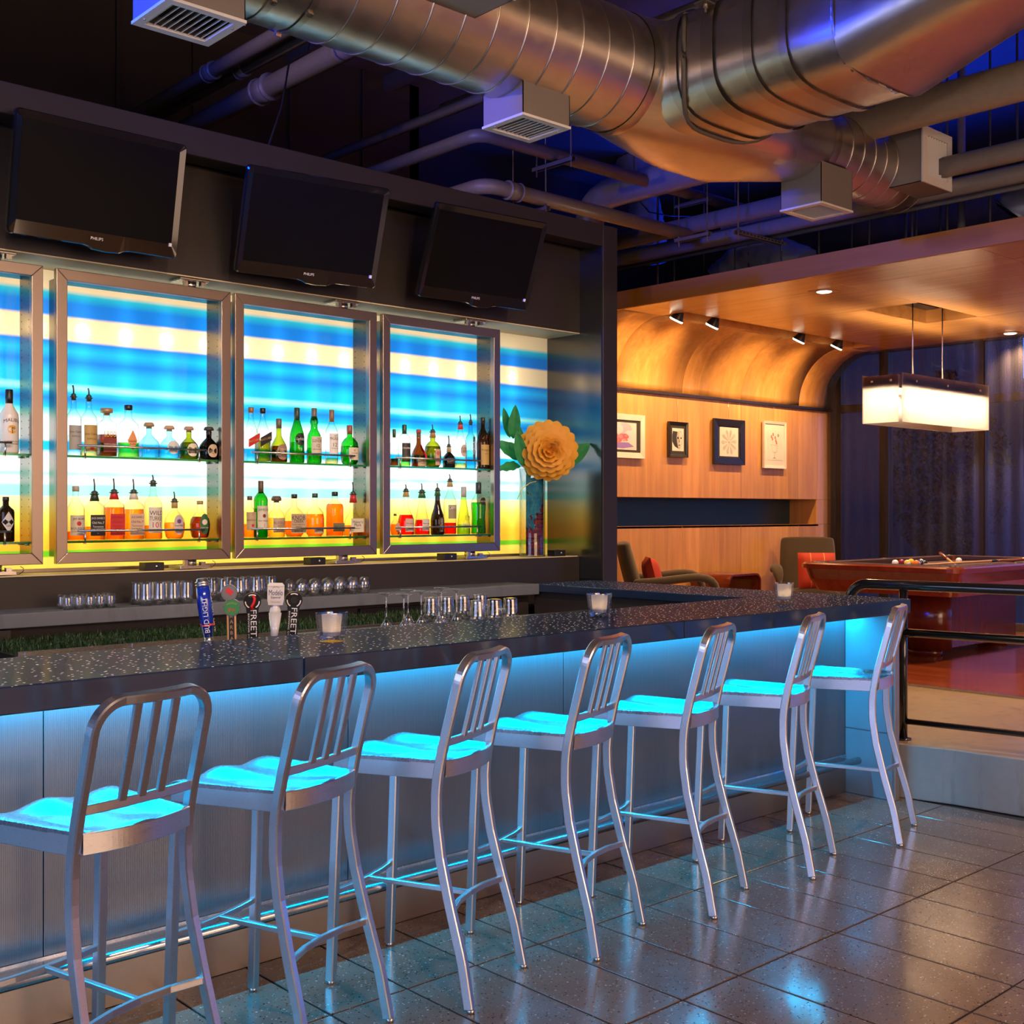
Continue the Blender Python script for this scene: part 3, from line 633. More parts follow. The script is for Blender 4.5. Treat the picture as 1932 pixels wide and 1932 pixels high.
# ================================================================== bar stools
def make_stool():
    t = thing('bar_stool', 'brushed aluminium bar stool', 'bar stool', (0, 0, 0))
    # local: sitter faces +y, origin on the floor in the middle of the four feet
    RY = [(0, -.255), (.15, -.226), (.31, -.180), (.45, -.145), (.56, -.128), (.65, -.127), (.71, -.134), (.79, -.151), (.89, -.177), (1.0, -.205), (1.062, -.220)]
    def ry(z):
        for (a, ya), (b_, yb) in zip(RY, RY[1:]):
            if z <= b_: q = (z-a)/(b_-a); return ya+(yb-ya)*q
        return RY[-1][1]
    def rx(z): return .196-.024*min(1, z/.62)
    Wb = .024; Hb = .030
    for s in (-1, 1):
        zs = [.012+(.70-.012)*k/22 for k in range(23)]
        MB().bar([(s*rx(z), ry(z), z) for z in zs], Hb, Wb, up=(1, 0, 0), c=.003).build('leg', M['alu'], t)
        MB().bar([(s*.184, .250, .012), (s*.182, .235, .40), (s*.178, .222, .715)], .028, .028, up=(0, 1, 0), c=.003).build('leg', M['alu'], t)
        for (x, y) in ((s*.196, -.257), (s*.184, .250)):
            MB().lathe([(.011, 0), (.0125, .003), (.0125, .010), (.009, .013)], 12, M=Matrix.Translation((x, y, 0))).build('foot_glide', M['steel'], t)
    # hoop of the back: up one side, round the top corners, down the other
    hw = rx(1.0); r = .075; zt = 1.062; path = [(-hw, ry(z), z) for z in [.70+(zt-r-.70)*k/9 for k in range(10)]]
    for k in range(1, 14):
        a = PI/2*k/14; z = zt-r+r*math.sin(a); path.append((-hw+r-r*math.cos(a), ry(z), z))
    nn = 8
    for k in range(nn+1):
        x = -hw+r+(2*hw-2*r)*k/nn; path.append((x, ry(zt)-.012*(1-(x/(hw-r))**2), zt))
    path += [(-x, y, z) for x, y, z in reversed(path[:23])]
    mb = MB(); nrm = Vector((0, 1, .25)).normalized()
    mb.bar(path, Wb, Hb, up=nrm, c=.004); mb.build('back_hoop', M['alu'], t)
    zc = .80; MB().bar([(x, ry(zc)-.010*(1-(x/hw)**2), zc) for x in [-hw+hw*2*k/8 for k in range(9)]], .014, .024, up=(0, 0, 1), c=.002).build('back_crossbar', M['alu'], t)
    for x in (-.058, 0, .058):
        MB().bar([(x, ry(z)-.010*(1-(x/hw)**2), z) for z in (.806, .90, 1.0, 1.055)], .022, .013, up=(0, 1, 0), c=.002).build('back_slat', M['alu'], t)
    # saddle seat
    N = 28; rows = []
    def half(v): return .205-.045*v                       # v 0 front .. 1 rear
    def zt_(u, v):
        th = math.exp(-((abs(u)-.50)/.30)**2)            # two thigh hollows
        d = -.013*th*(1-.35*v)-.014*math.exp(-(u/.75)**2)*math.sin(PI*min(1, v*1.05))*(.4+v)
        lip = -.016*max(0, 1-v/.10)**2                   # waterfall front
        edge = .0
        ridge = .005*math.exp(-(u/.20)**2)*max(0, 1-v*2.2)
        e = max(abs(u)-.90, 0)/.10
        return .748+(d*(1-e)+ridge)+lip*.6-.004*e
    for i in range(N+1):
        v = i/N; row = []
        for j in range(N+1):
            u = -1+2*j/N; x = u*half(v)
            yf = .243-.010*u*u; yr = -.150-.030*(1-u*u)
            row.append((x, yf+(yr-yf)*v, zt_(u, v)))
        rows.append(row)
    mb = MB(); mb.grid(list(reversed(rows)))
    bnd = rows[0]+[r_[-1] for r_ in rows[1:]]+list(reversed(rows[-1][:-1]))+[r_[0] for r_ in reversed(rows[1:-1])]
    n = len(bnd); mb.add(list(bnd)+[(x*.995, y*.995, z-.012) for x, y, z in bnd], [(i, (i+1) % n, n+(i+1) % n, n+i) for i in range(n)]+[tuple(range(n, 2*n))], 0, False)
    st = mb.build('seat', M['aluseat'], t)
    # apron: rails under the seat with the curved rear rail
    for s in (-1, 1):
        MB().bar([(s*.192, .226, .710), (s*.155, -.140, .710)], .014, .052, c=.002).build('side_rail', M['alu'], t)
    MB().bar([(-.19, .224, .704), (.19, .224, .704)], .014, .040, c=.002).build('front_rail', M['alu'], t)
    rr = [(x, -.150-.030*(1-(x/.16)**2), .718) for x in [-.16+.32*k/24 for k in range(25)]]
    a = MB(); a.bar(rr, .012, .052, c=.002)
    put_text(a, 'emeco', .009, lambda x, y: Vector((x, -.150-.030*(1-(x/.16)**2)-.0066, .722+y)), 0)
    a.build('rear_rail', M['alu'], t)
    # stretchers
    zs = .292
    MB().bar([(x, .240-.016*(1-(x/.18)**2), zs) for x in (-.178, -.09, 0, .09, .178)], .016, .018, c=.002).build('stretcher', M['alu'], t)
    yr = ry(zs); MB().bar([(x, yr+.032*(1-(x/.18)**2), zs) for x in (-.182, -.09, 0, .09, .182)], .016, .018, c=.002).build('stretcher', M['alu'], t)
    MB().bar([(0, .224, zs), (0, yr+.032, zs)], .016, .016, c=.002).build('stretcher', M['alu'], t)
    return t
ST = [(1.315, 2.695, 14, 'leftmost bar stool, nearest the camera and cut off by the frame'),
      (1.90, 2.755, 20, 'second bar stool from the left, under the countertop seam'),
      (2.48, 2.782, 23, 'third bar stool from the left, behind the left candle'),
      (3.07, 2.798, 18.5, 'middle bar stool, fourth from either end of the row'),
      (3.686, 2.788, 19.5, 'fifth bar stool from the left, third from the railing'),
      (4.362, 2.809, 20, 'sixth bar stool from the left, next to last by the railing'),
      (5.068, 2.812, 20, 'farthest bar stool, beside the black railing and concrete step')]
s0 = make_stool()
for i, (x, y, a, lab) in enumerate(ST):
    o = s0 if i == 0 else copy_tree(s0)
    a = math.radians(a); o.location = (x-math.sin(a)*.255, y+math.cos(a)*.255, 0); o.rotation_euler = (0, 0, a)
    tag(o, 'brushed aluminium '+lab, 'bar stool', 'bar stools along the bar')
# ================================================================== display cabinets in front of the lit panel
YC = 5.50
shelfglass = thin_glass('green_shelf_glass', (.80, .93, .88), (.05, .42, .22), .8, .03, 1.6)
def edge_glass():
    n = NT('green_glass_edge'); tl = n.node('ShaderNodeBsdfTranslucent'); tl.inputs[0].default_value = (.10, .75, .42, 1); gl = n.node('ShaderNodeBsdfGlossy'); gl.inputs['Roughness'].default_value = .1; gl.inputs[0].default_value = (.6, 1, .8, 1)
    mx = n.node('ShaderNodeMixShader'); mx.inputs[0].default_value = .12; n.link(tl.outputs[0], mx.inputs[1]); n.link(gl.outputs[0], mx.inputs[2]); n.link(mx.outputs[0], n.out.inputs[0]); return n.m
medge = edge_glass()
mhole = plain('punched_hole', (.01, .01, .01), .8)
def make_cabinet():
    t = thing('display_cabinet', 'steel cabinet', 'cabinet', (0, 0, 0)); w, z0, z1, fw, dp = .905, 1.267, 2.652, .052, .175
    # origin: left front edge on the ledge line
    O = [(0, z0), (w, z0), (w, z1), (0, z1)]; I = [(fw, z0+fw), (w-fw, z0+fw), (w-fw, z1-fw), (fw, z1-fw)]
    for k in range(4):
        a, b_, c, d = O[k], O[(k+1) % 4], I[(k+1) % 4], I[k]
        v = [(x, y, z) for y in (0, .035) for x, z in (a, b_, c, d)]
        bevel(MB().add(v, [(0, 1, 2, 3), (7, 6, 5, 4), (0, 4, 5, 1), (1, 5, 6, 2), (2, 6, 7, 3), (3, 7, 4, 0)]).build('frame_rail', M['cabsteel'], t), .0025)
    sid = []
    for s, x in ((0, .038), (1, w-.038)):
        o = MB().box(x-.006, x+.006, .035, dp, z0+.03, z1-.03).build('side_panel', M['cabinner'], t); sid.append(o)
        hm = MB(); xs = x+.0064 if s == 0 else x-.0064
        for yy in (.062, dp-.022):
            for k in range(38):
                z = z0+.10+k*.0335; hm.add([(xs, yy-.0025, z-.0025), (xs, yy+.0025, z-.0025), (xs, yy+.0025, z+.0025), (xs, yy-.0025, z+.0025)], [(0, 1, 2, 3)])
        hm.build('pin_holes', mhole, o)['kind'] = 'stuff'
    MB().box(.038, w-.038, .035, dp, z1-.042, z1-.030).build('top_panel', M['cabinner'], t)
    MB().box(.038, w-.038, .035, dp, z0+.030, z0+.042).build('bottom_panel', M['cabinner'], t)
    for z in (1.372, 1.780):
        sg = MB().box(.046, w-.046, .022+.02, dp-.01, z-.010, z, c=.001).build('glass_shelf', shelfglass, t)
        MB().box(.046, w-.046, .0395, .0418, z-.010, z).build('polished_edge', medge, sg)
        for x in (.05, w-.05):
            for y in (.062, dp-.022): MB().cyl((x-.010, y, z-.014), (x+.010, y, z-.014), .004, 8).build('shelf_pin', M['steel'], sg)
        r = MB(); r.cyl((.115, .034, z+.048), (w-.13, .034, z+.048), .0055, 10)
        for x in (.15, w-.16): r.cyl((x, .034, z-.014), (x, .034, z+.048), .0045, 8); r.box(x-.004, x+.004, .030, .05, z-.016, z-.010)
        r.build('guard_rail', M['steel'], t)
    for zz, sgn in ((z1, 1), (z0, -1)):
        hx, hy = .705, .06
        MB().box(hx-.085, hx+.075, hy-.07, hy+.06, zz+sgn*.030, zz+sgn*.041, c=.002).build('pivot_plate', M['steel'], t)
        MB().cyl((hx, hy, zz), (hx, hy, zz+sgn*.031), .034, 20).box(hx-.055, hx-.035, hy-.05, hy-.03, min(zz, zz+sgn*.03), max(zz, zz+sgn*.03)).box(hx+.035, hx+.060, hy-.055, hy-.03, min(zz+sgn*.012, zz+sgn*.03), max(zz+sgn*.012, zz+sgn*.03)).build('pivot_hinge', M['steel'], t)
    MB().tube([(.80, .0, z0-.006), (.812, -.005, z0-.014), (.815, .0, z0-.028), (.80, .01, z0-.042), (.775, .02, z0-.044)], .0016, 6).build('cable', M['black'], t)
    return t
CABX = [1.172, 2.139, 3.070, 4.018]
CABL = ['steel framed display cabinet cut off by the left edge of the photo', 'steel framed display cabinet second from the left, with the tallest whiskey row', 'steel framed display cabinet third from the left, under the middle television', 'steel framed display cabinet nearest the paper flower vase']
c0 = make_cabinet()
for i, x in enumerate(CABX):
    o = c0 if i == 0 else copy_tree(c0); o.location = (x, YC, 0); tag(o, CABL[i], 'cabinet', 'display cabinets on the back bar')
def lockbox(px, py, lab):
    p = at(px, py, 5.50); t = thing('lock_box', lab, 'lock box', (p.x, 5.50, 1.2195), 0, 'black lock boxes on the ledge')
    bevel(MB().box(-.05, .05, 0, .07, 0, .040).build('housing', M['black'], t), .002)
    k = MB(); k.cyl((.012, -.004, .021), (.012, .001, .021), .0085, 16); k.build('key_cylinder', M['steel'], t)
    MB().box(.0112, .0128, -.0046, -.004, .016, .026).build('key_slot', M['black'], bpy.data.objects['key_cylinder'] if False else t)
for px, py, lab in ((292, 1071, 'black lock box on the ledge below the second display cabinet'), (600, 1061, 'black lock box on the ledge below the third display cabinet'), (850, 1053, 'black lock box on the ledge below the fourth display cabinet'), (1057, 1044, 'black lock box on the ledge right of the flower vase')):
    lockbox(px, py, lab)
# ================================================================== bottles
GL = {}
def glass(kind):
    if kind not in GL:
        t, e = {'clear': ((.95, .96, .94), (.40, .42, .38)), 'green': ((.12, .62, .12), (.01, .10, .015)), 'dark': ((.10, .07, .05), (.01, .008, .006)), 'blue': ((.55, .88, .95), (.12, .30, .36)),
                'olive': ((.55, .58, .10), (.06, .08, .01)), 'brown': ((.38, .17, .05), (.05, .015, .004)), 'lime': ((.70, .85, .35), (.25, .35, .06))}[kind]
        GL[kind] = thin_glass('bottle_glass_'+kind, t, e, .8, .02, 1.8)
    return GL[kind]
LQ = {}
def liquid(kind):
    if kind not in LQ:
        t, e = {'amber': ((.96, .62, .16), (.62, .22, .02)), 'pale': ((.98, .86, .46), (.75, .5, .1)), 'orange': ((.98, .50, .07), (.7, .2, .01)), 'red': ((.85, .07, .03), (.4, .01, .01)), 'brown': ((.50, .18, .05), (.16, .04, .01)),
                'green': ((.15, .80, .10), (.03, .35, .02)), 'clear': ((.90, .97, .97), (.6, .75, .75)), 'dark': ((.07, .045, .03), (.01, .005, .003)), 'olive': ((.55, .52, .08), (.15, .14, .01)), 'lime': ((.55, .90, .25), (.2, .5, .05)), 'aqua': ((.45, .90, .95), (.15, .5, .6))}[kind]
        LQ[kind] = thin_glass('liquid_'+kind, t, e, .25, .05, 1.4, .02)
    return LQ[kind]
MC = {}
def flat(c, rough=.5, metal=0):
    k = (c, rough, metal)
    if k not in MC: MC[k] = plain('print_%02x%02x%02x' % tuple(int(min(1, x)*255) for x in c)+'_%d' % len(MC), c, rough, metal)
    return MC[k]
CREAM = (.66, .60, .48); WHITE = (.78, .76, .72); BLK = (.012, .012, .012); GOLD = (.50, .34, .10); REDL = (.55, .02, .02); DKG = (.02, .10, .03); BURG = (.20, .03, .03); TAN = (.50, .38, .24); DGREY = (.10, .09, .08); ORANGE = (.75, .30, .10); SLATE = (.40, .42, .44); INK = (.03, .02, .02); PURP = (.12, .05, .18)
SHAPES = {
 'std': [(.90, 0), (1, .025), (1, .60), (.93, .67), (.55, .77), (.38, .83), (.35, .88), (.35, 1)],
 'tall': [(.90, 0), (1, .02), (1, .62), (.90, .69), (.50, .77), (.36, .83), (.34, 1)],
 'sloped': [(.92, 0), (1, .025), (1, .50), (.92, .58), (.55, .75), (.38, .84), (.34, .90), (.34, 1)],
 'squat': [(.92, 0), (1, .05), (1, .42), (.90, .54), (.60, .66), (.32, .75), (.27, .80), (.30, 1)],
 'round': [(.66, 0), (.84, .06), (.98, .25), (1, .40), (.92, .55), (.62, .68), (.32, .77), (.27, .83), (.28, 1)],
 'flask': [(.70, 0), (.92, .08), (1, .25), (1, .45), (.90, .60), (.60, .70), (.30, .76), (.28, 1)],
 'bell': [(.92, 0), (1, .03), (.97, .36), (.86, .44), (.55, .56), (.36, .64), (.31, .72), (.30, 1)],
 'cone': [(.95, 0), (1, .03), (.97, .20), (.72, .48), (.48, .70), (.38, .84), (.36, 1)],
 'tear': [(.90, 0), (1, .03), (1, .34), (.86, .46), (.56, .60), (.40, .72), (.34, .80), (.33, 1)],
 'shoulder': [(.90, 0), (1, .02), (1, .70), (.93, .76), (.55, .83), (.36, .87), (.34, 1)],
 'waist': [(.92, 0), (1, .03), (.90, .35), (1.0, .62), (.85, .72), (.48, .82), (.34, .88), (.33, 1)],
 'monk': [(.95, 0), (.92, .04), (.95, .08), (.98, .46), (.98, .50), (1, .52), (.86, .66), (.72, .74), (.40, .82), (.33, .88), (.33, 1)],
 'knot': [(.92, 0), (1, .03), (1, .44), (.86, .56), (.48, .66), (.44, .74), (.56, .80), (.50, .86), (.36, .92), (.33, 1)]}
def bottle(px, top, base, w, shape, gk, liq, cap, lab, desc, zs, y=5.605, sq=0, pour=None, extra=None):
    p = at(px, base, y); d = p.x*_cs+p.y*_sn; k = d/FPX; H = (base-top)*k*1.0; R = min(w*k/2, .052)
    t = thing('liquor_bottle', desc, 'bottle', (p.x, y, zs), 0, 'liquor bottles in the display cabinets')
    prof = SHAPES[shape]; capk, capc = cap; hg = H*(.93 if capk in ('cap', 'long', 'wax') else 1.0) if capk != 'cork' else H*.86
    n = 24
    def rings(scale, z0, z1, inner):
        out = []
        for r, z in prof:
            zz = z*hg
            out.append((r*R, zz))
        if inner:
            q = [(max(.001, r-.0022), max(z, .004)) for r, z in out]
            res = []; prev = None
            for r, z in q:
                if z <= z1: res.append((r, z))
                else:
                    r0, z0_ = res[-1]; f = (z1-z0_)/(z-z0_) if z > z0_ else 0; res.append((r0+(r-r0)*f, z1)); break
            return res
        return out
    def loft(pf, mat, name, par, closed_top=False):
        v = []; f = []
        for r, z in pf:
            e = sq if r > R*.62 else 0
            for i in range(n):
                a = 2*PI*i/n+PI/n; c_, s_ = math.cos(a), math.sin(a)
                m = 1/((abs(c_)**e+abs(s_)**e)**(1/e)) if e else 1
                rr = r*m*(.88 if e else 1); v.append((rr*c_, rr*s_, z))
        for i in range(len(pf)-1):
            for j in range(n): f.append((i*n+j, i*n+(j+1) % n, (i+1)*n+(j+1) % n, (i+1)*n+j))
        f.append(tuple(reversed(range(n))))
        if closed_top: f.append(tuple(range((len(pf)-1)*n, len(pf)*n)))
        return MB().add(v, f, 0, True).build(name, mat, par)
    body = loft(rings(1, 0, 1, False), glass(gk) if gk != 'white' else flat(WHITE, .25), 'glass_body', t)
    if liq: loft(rings(1, 0, liq[1]*hg, True), liquid(liq[0]), 'liquid', t, True)
    rn = prof[-1][0]*R
    if capk in ('cap', 'long', 'wax'):
        hl = {'cap': .10, 'long': .22, 'wax': .17}[capk]*H; mb = MB()
        if capk == 'wax':
            mb.lathe([(rn*1.35, H-hl), (rn*1.2, H-hl*.5), (rn*1.12, H), (0, H)], 16)
        else: mb.lathe([(rn*1.12, H-hl), (rn*1.15, H-hl*.6), (rn*1.14, H-.002), (rn*1.0, H), (0, H)], 16)
        mb.build('bottle_cap', flat(capc, .35), t)
    elif capk == 'cork':
        MB().lathe([(rn*.9, hg-.004), (rn*.9, hg+.004), (rn*1.7, hg+.006), (rn*1.75, hg+(H-hg)*.55), (rn*1.3, H), (0, H)], 16).build('stopper', flat(capc, .5), t)
    elif capk == 'disc':
        MB().lathe([(rn*.9, H-.012), (rn*.9, H-.002), (rn*1.9, H), (rn*1.9, H+.022), (0, H+.022)], 20).build('stopper', flat(capc, .35, .3), t)
    if pour is not None or capk == 'pour':
        z = H; hp = (top-pour)*k if pour is not None else .06
        MB().lathe([(rn*.86, z-.012), (rn*.9, z), (rn*1.4, z+.002), (rn*1.4, z+.006), (rn*.8, z+.008), (rn*1.1, z+.012), (rn*.6, z+.020), (.004, z+.022)], 14).build('pourer', flat((.03, .045, .035), .4), t)
        MB().tube([(0, 0, z+.018), (0, 0, z+.018+(hp-.018)*.55), (-.004, -.001, z+hp)], .0038, 8).build('pour_spout', flat((.10, .10, .10), .3, .8), t)
        if capc: MB().lathe([(rn*1.45 if shape not in ('round',) else rn*1.1, z-.045 if capk == 'wax' else z-.030), (rn*1.06, z-.004), (rn*1.0, z+.001)], 14).build('neck_foil', flat(capc, .4), t)
    if lab:
        z0, z1, hw, paper, lines = lab[:5]; rl = R*(.885 if sq else 1.0)+.0009
        mats = [flat(paper, .55)]; mb = MB()
        kind = lab[5] if len(lab) > 5 else 'rect'
        def fn(x, zz, dr=0.0):
            if sq:
                return Vector((x, -(rl+dr), zz))
            a = x/rl; return Vector(((rl+dr)*math.sin(a), -(rl+dr)*math.cos(a), zz))
        hwm = hw*rl; zc = (z0+z1)/2*hg; hh = (z1-z0)/2*hg
        if kind == 'rect':
            nn = 10; mb.grid([[fn(-hwm+2*hwm*i/nn, zc-hh) for i in range(nn+1)], [fn(-hwm+2*hwm*i/nn, zc+hh) for i in range(nn+1)]], 0, True)
        elif kind == 'slant':
            nn = 10; sl = hwm*.55; mb.grid([[fn(-hwm+2*hwm*i/nn, zc-hh+sl*(2*i/nn-1)) for i in range(nn+1)], [fn(-hwm+2*hwm*i/nn, zc+hh+sl*(2*i/nn-1)) for i in range(nn+1)]], 0, True)
        else:
            e = 1 if kind == 'diamond' else 2.3; nn = 28; pts = []
            for i in range(nn):
                a = 2*PI*i/nn; c_, s_ = math.cos(a), math.sin(a); m = 1/((abs(c_)**e+abs(s_)**e)**(1/e)); pts.append((hwm*m*c_, zc+hh*m*s_))
            mb.add([fn(0, zc)]+[fn(x, z) for x, z in pts], [(0, 1+i, 1+(i+1) % nn) for i in range(nn)], 0, True)
        for ln in lines:
            s_, rel, hgt, colr = ln[:4]; rot = ln[4] if len(ln) > 4 else 0
            mt = flat(colr, .5)
            if mt not in mats: mats.append(mt)
            mi = mats.index(mt); sl = .5 if kind == 'slant' else 0
            if s_[0] == '#':           # a plain mark: bar, disc or ring
                ww = float(s_[2:])*hwm; hz = hgt*hg; cz = zc+rel*hh
                if s_[1] == 'b': mb.add([fn(-ww, cz-hz, .0004), fn(0, cz-hz, .0004), fn(ww, cz-hz, .0004), fn(ww, cz+hz, .0004), fn(0, cz+hz, .0004), fn(-ww, cz+hz, .0004)], [(0, 1, 4, 5), (1, 2, 3, 4)], mi)
                else: mb.add([fn(0, cz, .0004)]+[fn(hz*math.cos(2*PI*i/16), cz+hz*math.sin(2*PI*i/16), .0004) for i in range(16)], [(0, 1+i, 1+(i+1) % 16) for i in range(16)], mi)
                continue
            asp = text_geo(s_)[2]; hz = hgt*hg; wmax = hwm*1.78 if rot == 0 else hh*1.8; ww = min(asp*hz, wmax)
            put_text(mb, s_, hz, lambda x, yy: fn(x, zc+rel*hh+yy+sl*x*.55/.5*.5, .0006), mi, w=ww, rot=rot)
        mb.build('paper_label', mats, t)
    if extra: extra(t, R, hg, H)
    return t
ZU, ZL = 1.7805, 1.3725
k2 = lambda a: a*500/1610
k2y = lambda a: 480+a*500/1610
def B2(x, top, base, w, *a, **kw):
    if kw.get('pour'): kw['pour'] = k2y(kw['pour'])
    return bottle(k2(x), k2y(top), k2y(base), k2(w), *a, **kw)
T = lambda s, rel, h, c=INK, rot=0: (s, rel, h, c, rot)
# --- leftmost cabinet
def palm(t, R, hg, H):
    mb = MB(); f = lambda x, z: Vector((R*1.01*math.sin(x/R), -R*1.01*math.cos(x/R), z))
    cz = hg*.40; mb.add([f(0, cz)]+[f(.020*math.cos(2*PI*i/20), cz+.020*math.sin(2*PI*i/20)) for i in range(20)], [(0, 1+i, 1+(i+1) % 20) for i in range(20)], 0)
    g = lambda x, z: f(x, z)*1.004 if False else Vector((R*1.02*math.sin(x/R), -R*1.02*math.cos(x/R), z))
    for a in (-2.6, -2.1, -.5, -1.0, .3, 2.8):
        mb.add([g(0, cz+.012), g(.011*math.cos(a)+.003, cz+.012+.011*math.sin(a)), g(.018*math.cos(a), cz+.012+.018*math.sin(a)-.003)], [(0, 1, 2)], 1)
    mb.add([g(-.002, cz-.018), g(.002, cz-.018), g(.001, cz+.012), g(-.001, cz+.012)], [(0, 1, 2, 3)], 1)
    put_text(mb, 'MALIBU', .016, lambda x, y: g(x, hg*.53+y), 1, arc=.5); put_text(mb, 'CARIBBEAN RUM', .006, lambda x, y: g(x, hg*.20+y), 1); put_text(mb, 'WITH COCONUT', .006, lambda x, y: g(x, hg*.16+y), 1)
    mb.build('printed_emblem', [flat((.80, .42, .04)), flat((.06, .02, .01))], t)
B2(55, 805, 1195, 112, 'std', 'white', None, ('long', BLK), None, 'opaque white bottle with a palm emblem and black cap on the upper shelf', ZU, extra=palm)
B2(35, 1462, 1735, 100, 'shoulder', 'dark', None, ('cap', BLK), (.22, .72, .80, (.62, .62, .60), [T('HENDRICK\'S', .02, .065), T('GIN', -.35, .05)], 'diamond'), 'dark squat bottle with a pale diamond label on the lower left shelf', ZL)
# --- second cabinet, upper shelf
B2(447, 850, 1203, 92, 'tall', 'clear', ('clear', .35), ('pour', None), (.10, .52, .95, SLATE, [T('Jose Cuervo', .45, .045), T('ESPECIAL', .1, .025)]), 'clear bottle with a grey label, half hidden by the cabinet frame', ZU, pour=775)
B2(540, 860, 1208, 98, 'tall', 'clear', ('pale', .20), ('pour', None), (.08, .54, .95, GOLD, [T('Jose Cuervo', .30, .05), T('ESPECIAL', -.05, .028), ('#d1', -.75, .035, REDL)]), 'clear bottle with a gold label and tall black pourer', ZU, pour=795)
B2(648, 948, 1215, 115, 'shoulder', 'clear', ('brown', .50), ('disc', (.42, .28, .14)), (.10, .42, .80, BURG, [T('1800', 1.55, .13, GOLD), T('RESERVA ANEJO', .1, .04, CREAM)]), 'square amber bottle with a thick bronze disc stopper', ZU, sq=6)
B2(780, 903, 1222, 126, 'tall', 'clear', ('lime', .30), ('cap', BLK), (.12, .56, .50, ORANGE, [T('HORNITOS', -.1, .035), T('PLATA', -.35, .03)], 'diamond'), 'clear bottle with an orange leaf shaped label on the upper shelf', ZU)
B2(905, 1010, 1226, 122, 'squat', 'blue', ('aqua', .30), ('cork', (.38, .25, .10)), None, 'squat clear bottle with a round cork and no label', ZU, sq=5)
B2(1028, 1025, 1226, 122, 'squat', 'blue', ('aqua', .40), ('cork', (.50, .30, .16)), (.16, .62, .60, (.62, .62, .60), [T('Don Julio', 0, .085), T('BLANCO', -.4, .04)], 'oval'), 'squat pale blue bottle with an oval silver label', ZU)
B2(1147, 1030, 1230, 114, 'squat', 'olive', ('olive', .60), ('cork', (.45, .26, .15)), (.10, .56, .62, CREAM, [T('Don Julio', 0, .085), T('REPOSADO', -.4, .04)], 'oval'), 'squat olive green bottle with an oval cream label', ZU)
B2(1268, 1035, 1235, 116, 'squat', 'dark', None, ('cork', (.04, .035, .03)), (.08, .54, .55, TAN, [T('Don Julio', 0, .085), T('ANEJO', -.4, .04)], 'oval'), 'squat black bottle with an oval tan label', ZU, y=5.578)
# lower shelf
B2(460, 1377, 1708, 104, 'std', 'clear', ('orange', .18), ('cap', (.45, .42, .38)), (.10, .50, 1.0, CREAM, [T('JIM BEAM', .60, .055), ('#d1', .18, .045, REDL), T('BOURBON', -.30, .045), T('KENTUCKY STRAIGHT', -.62, .022, REDL)]), 'clear bourbon bottle with a cream label and red seal, leftmost on its shelf', ZL)
JD = lambda c, i, sub: (.10, .56, .86, c, [T('JACK DANIEL\'S', .66, .06, i), T('Old No.7', .25, .05, i), T('Tennessee', -.12, .04, i), T(sub, -.42, .05, i), T('70cl', -.75, .02, i)])
B2(574, 1440, 1715, 118, 'shoulder', 'clear', ('amber', .30), ('pour', (.02, .05, .03)), JD(BLK, WHITE, 'WHISKEY'), 'square whiskey bottle with a black label and pourer', ZL, sq=6, pour=1342)
B2(693, 1435, 1718, 118, 'shoulder', 'clear', ('orange', .70), ('pour', REDL), JD(REDL, (.25, .01, .01), 'FIRE'), 'square whiskey bottle with a bright red label and pourer', ZL, sq=6, pour=1345)
B2(812, 1438, 1718, 116, 'shoulder', 'clear', ('amber', .66), ('pour', CREAM), JD((.62, .42, .28), INK, 'HONEY'), 'square whiskey bottle with a peach label and pourer', ZL, sq=6, pour=1350)
B2(930, 1385, 1720, 108, 'tall', 'clear', ('amber', .25), ('pour', None), (.12, .58, .90, CREAM, [T('WILD', .55, .075), T('TURKEY', .12, .075), T('101', -.38, .10, (.40, .02, .02))]), 'tall clear bottle with a big cream label and dark red number', ZL, pour=1330)
B2(1060, 1500, 1722, 148, 'round', 'clear', ('amber', .45), ('pour', (.45, .32, .10)), (.12, .66, .50, (.52, .42, .40), [T('Crown Royal', -.1, .06), ('#d1', .35, .06, PURP)], 'oval'), 'round faceted whisky bottle with an oval purple label and pourer', ZL, pour=1435)
B2(1215, 1488, 1718, 148, 'round', 'clear', ('brown', .62), ('cap', (.35, .25, .10)), (.12, .70, .46, DKG, [('#d1', .2, .08, CREAM), T('Crown Royal', -.35, .05, CREAM)], 'oval'), 'round dark amber whisky bottle with an oval green label', ZL)
# --- third cabinet
def B3(x, top, base, w, *a, **kw):
    s = 380/1266
    if kw.get('pour'): kw['pour'] = 500+kw['pour']*s
    return bottle(420+x*s, 500+top*s, 500+base*s, w*s, *a, **kw)
B3(178, 895, 1236, 92, 'sloped', 'clear', ('aqua', .25), ('cap', (.30, .16, .08)), (.34, .50, .95, REDL, [T('Red Label', 0, .05, GOLD)], 'slant'), 'square clear bottle with a slanted red label behind the frame', ZU, sq=6)
B3(252, 900, 1238, 94, 'sloped', 'clear', ('olive', .42), ('cap', BLK), (.36, .54, .95, BLK, [T('BLACK LABEL', .1, .045, GOLD)], 'slant'), 'square clear bottle with a slanted black label', ZU, sq=6)
B3(353, 965, 1240, 106, 'bell', 'olive', ('brown', .40), ('long', (.16, .12, .09)), (.06, .44, .75, (.36, .20, .14), [T('CHIVAS', .35, .055, CREAM), T('12', -.05, .06, CREAM), T('REGAL', -.45, .05, CREAM)], 'oval'), 'round shouldered amber bottle with a burgundy crest label', ZU)
B3(467, 898, 1245, 94, 'sloped', 'green', ('green', .40), ('long', (.03, .06, .03)), (.34, .58, .75, (.015, .03, .015), [T('Glenfiddich', .05, .055, WHITE), T('12', -1.6, .05, WHITE)], 'oval'), 'three sided green bottle with a black shield label', ZU)
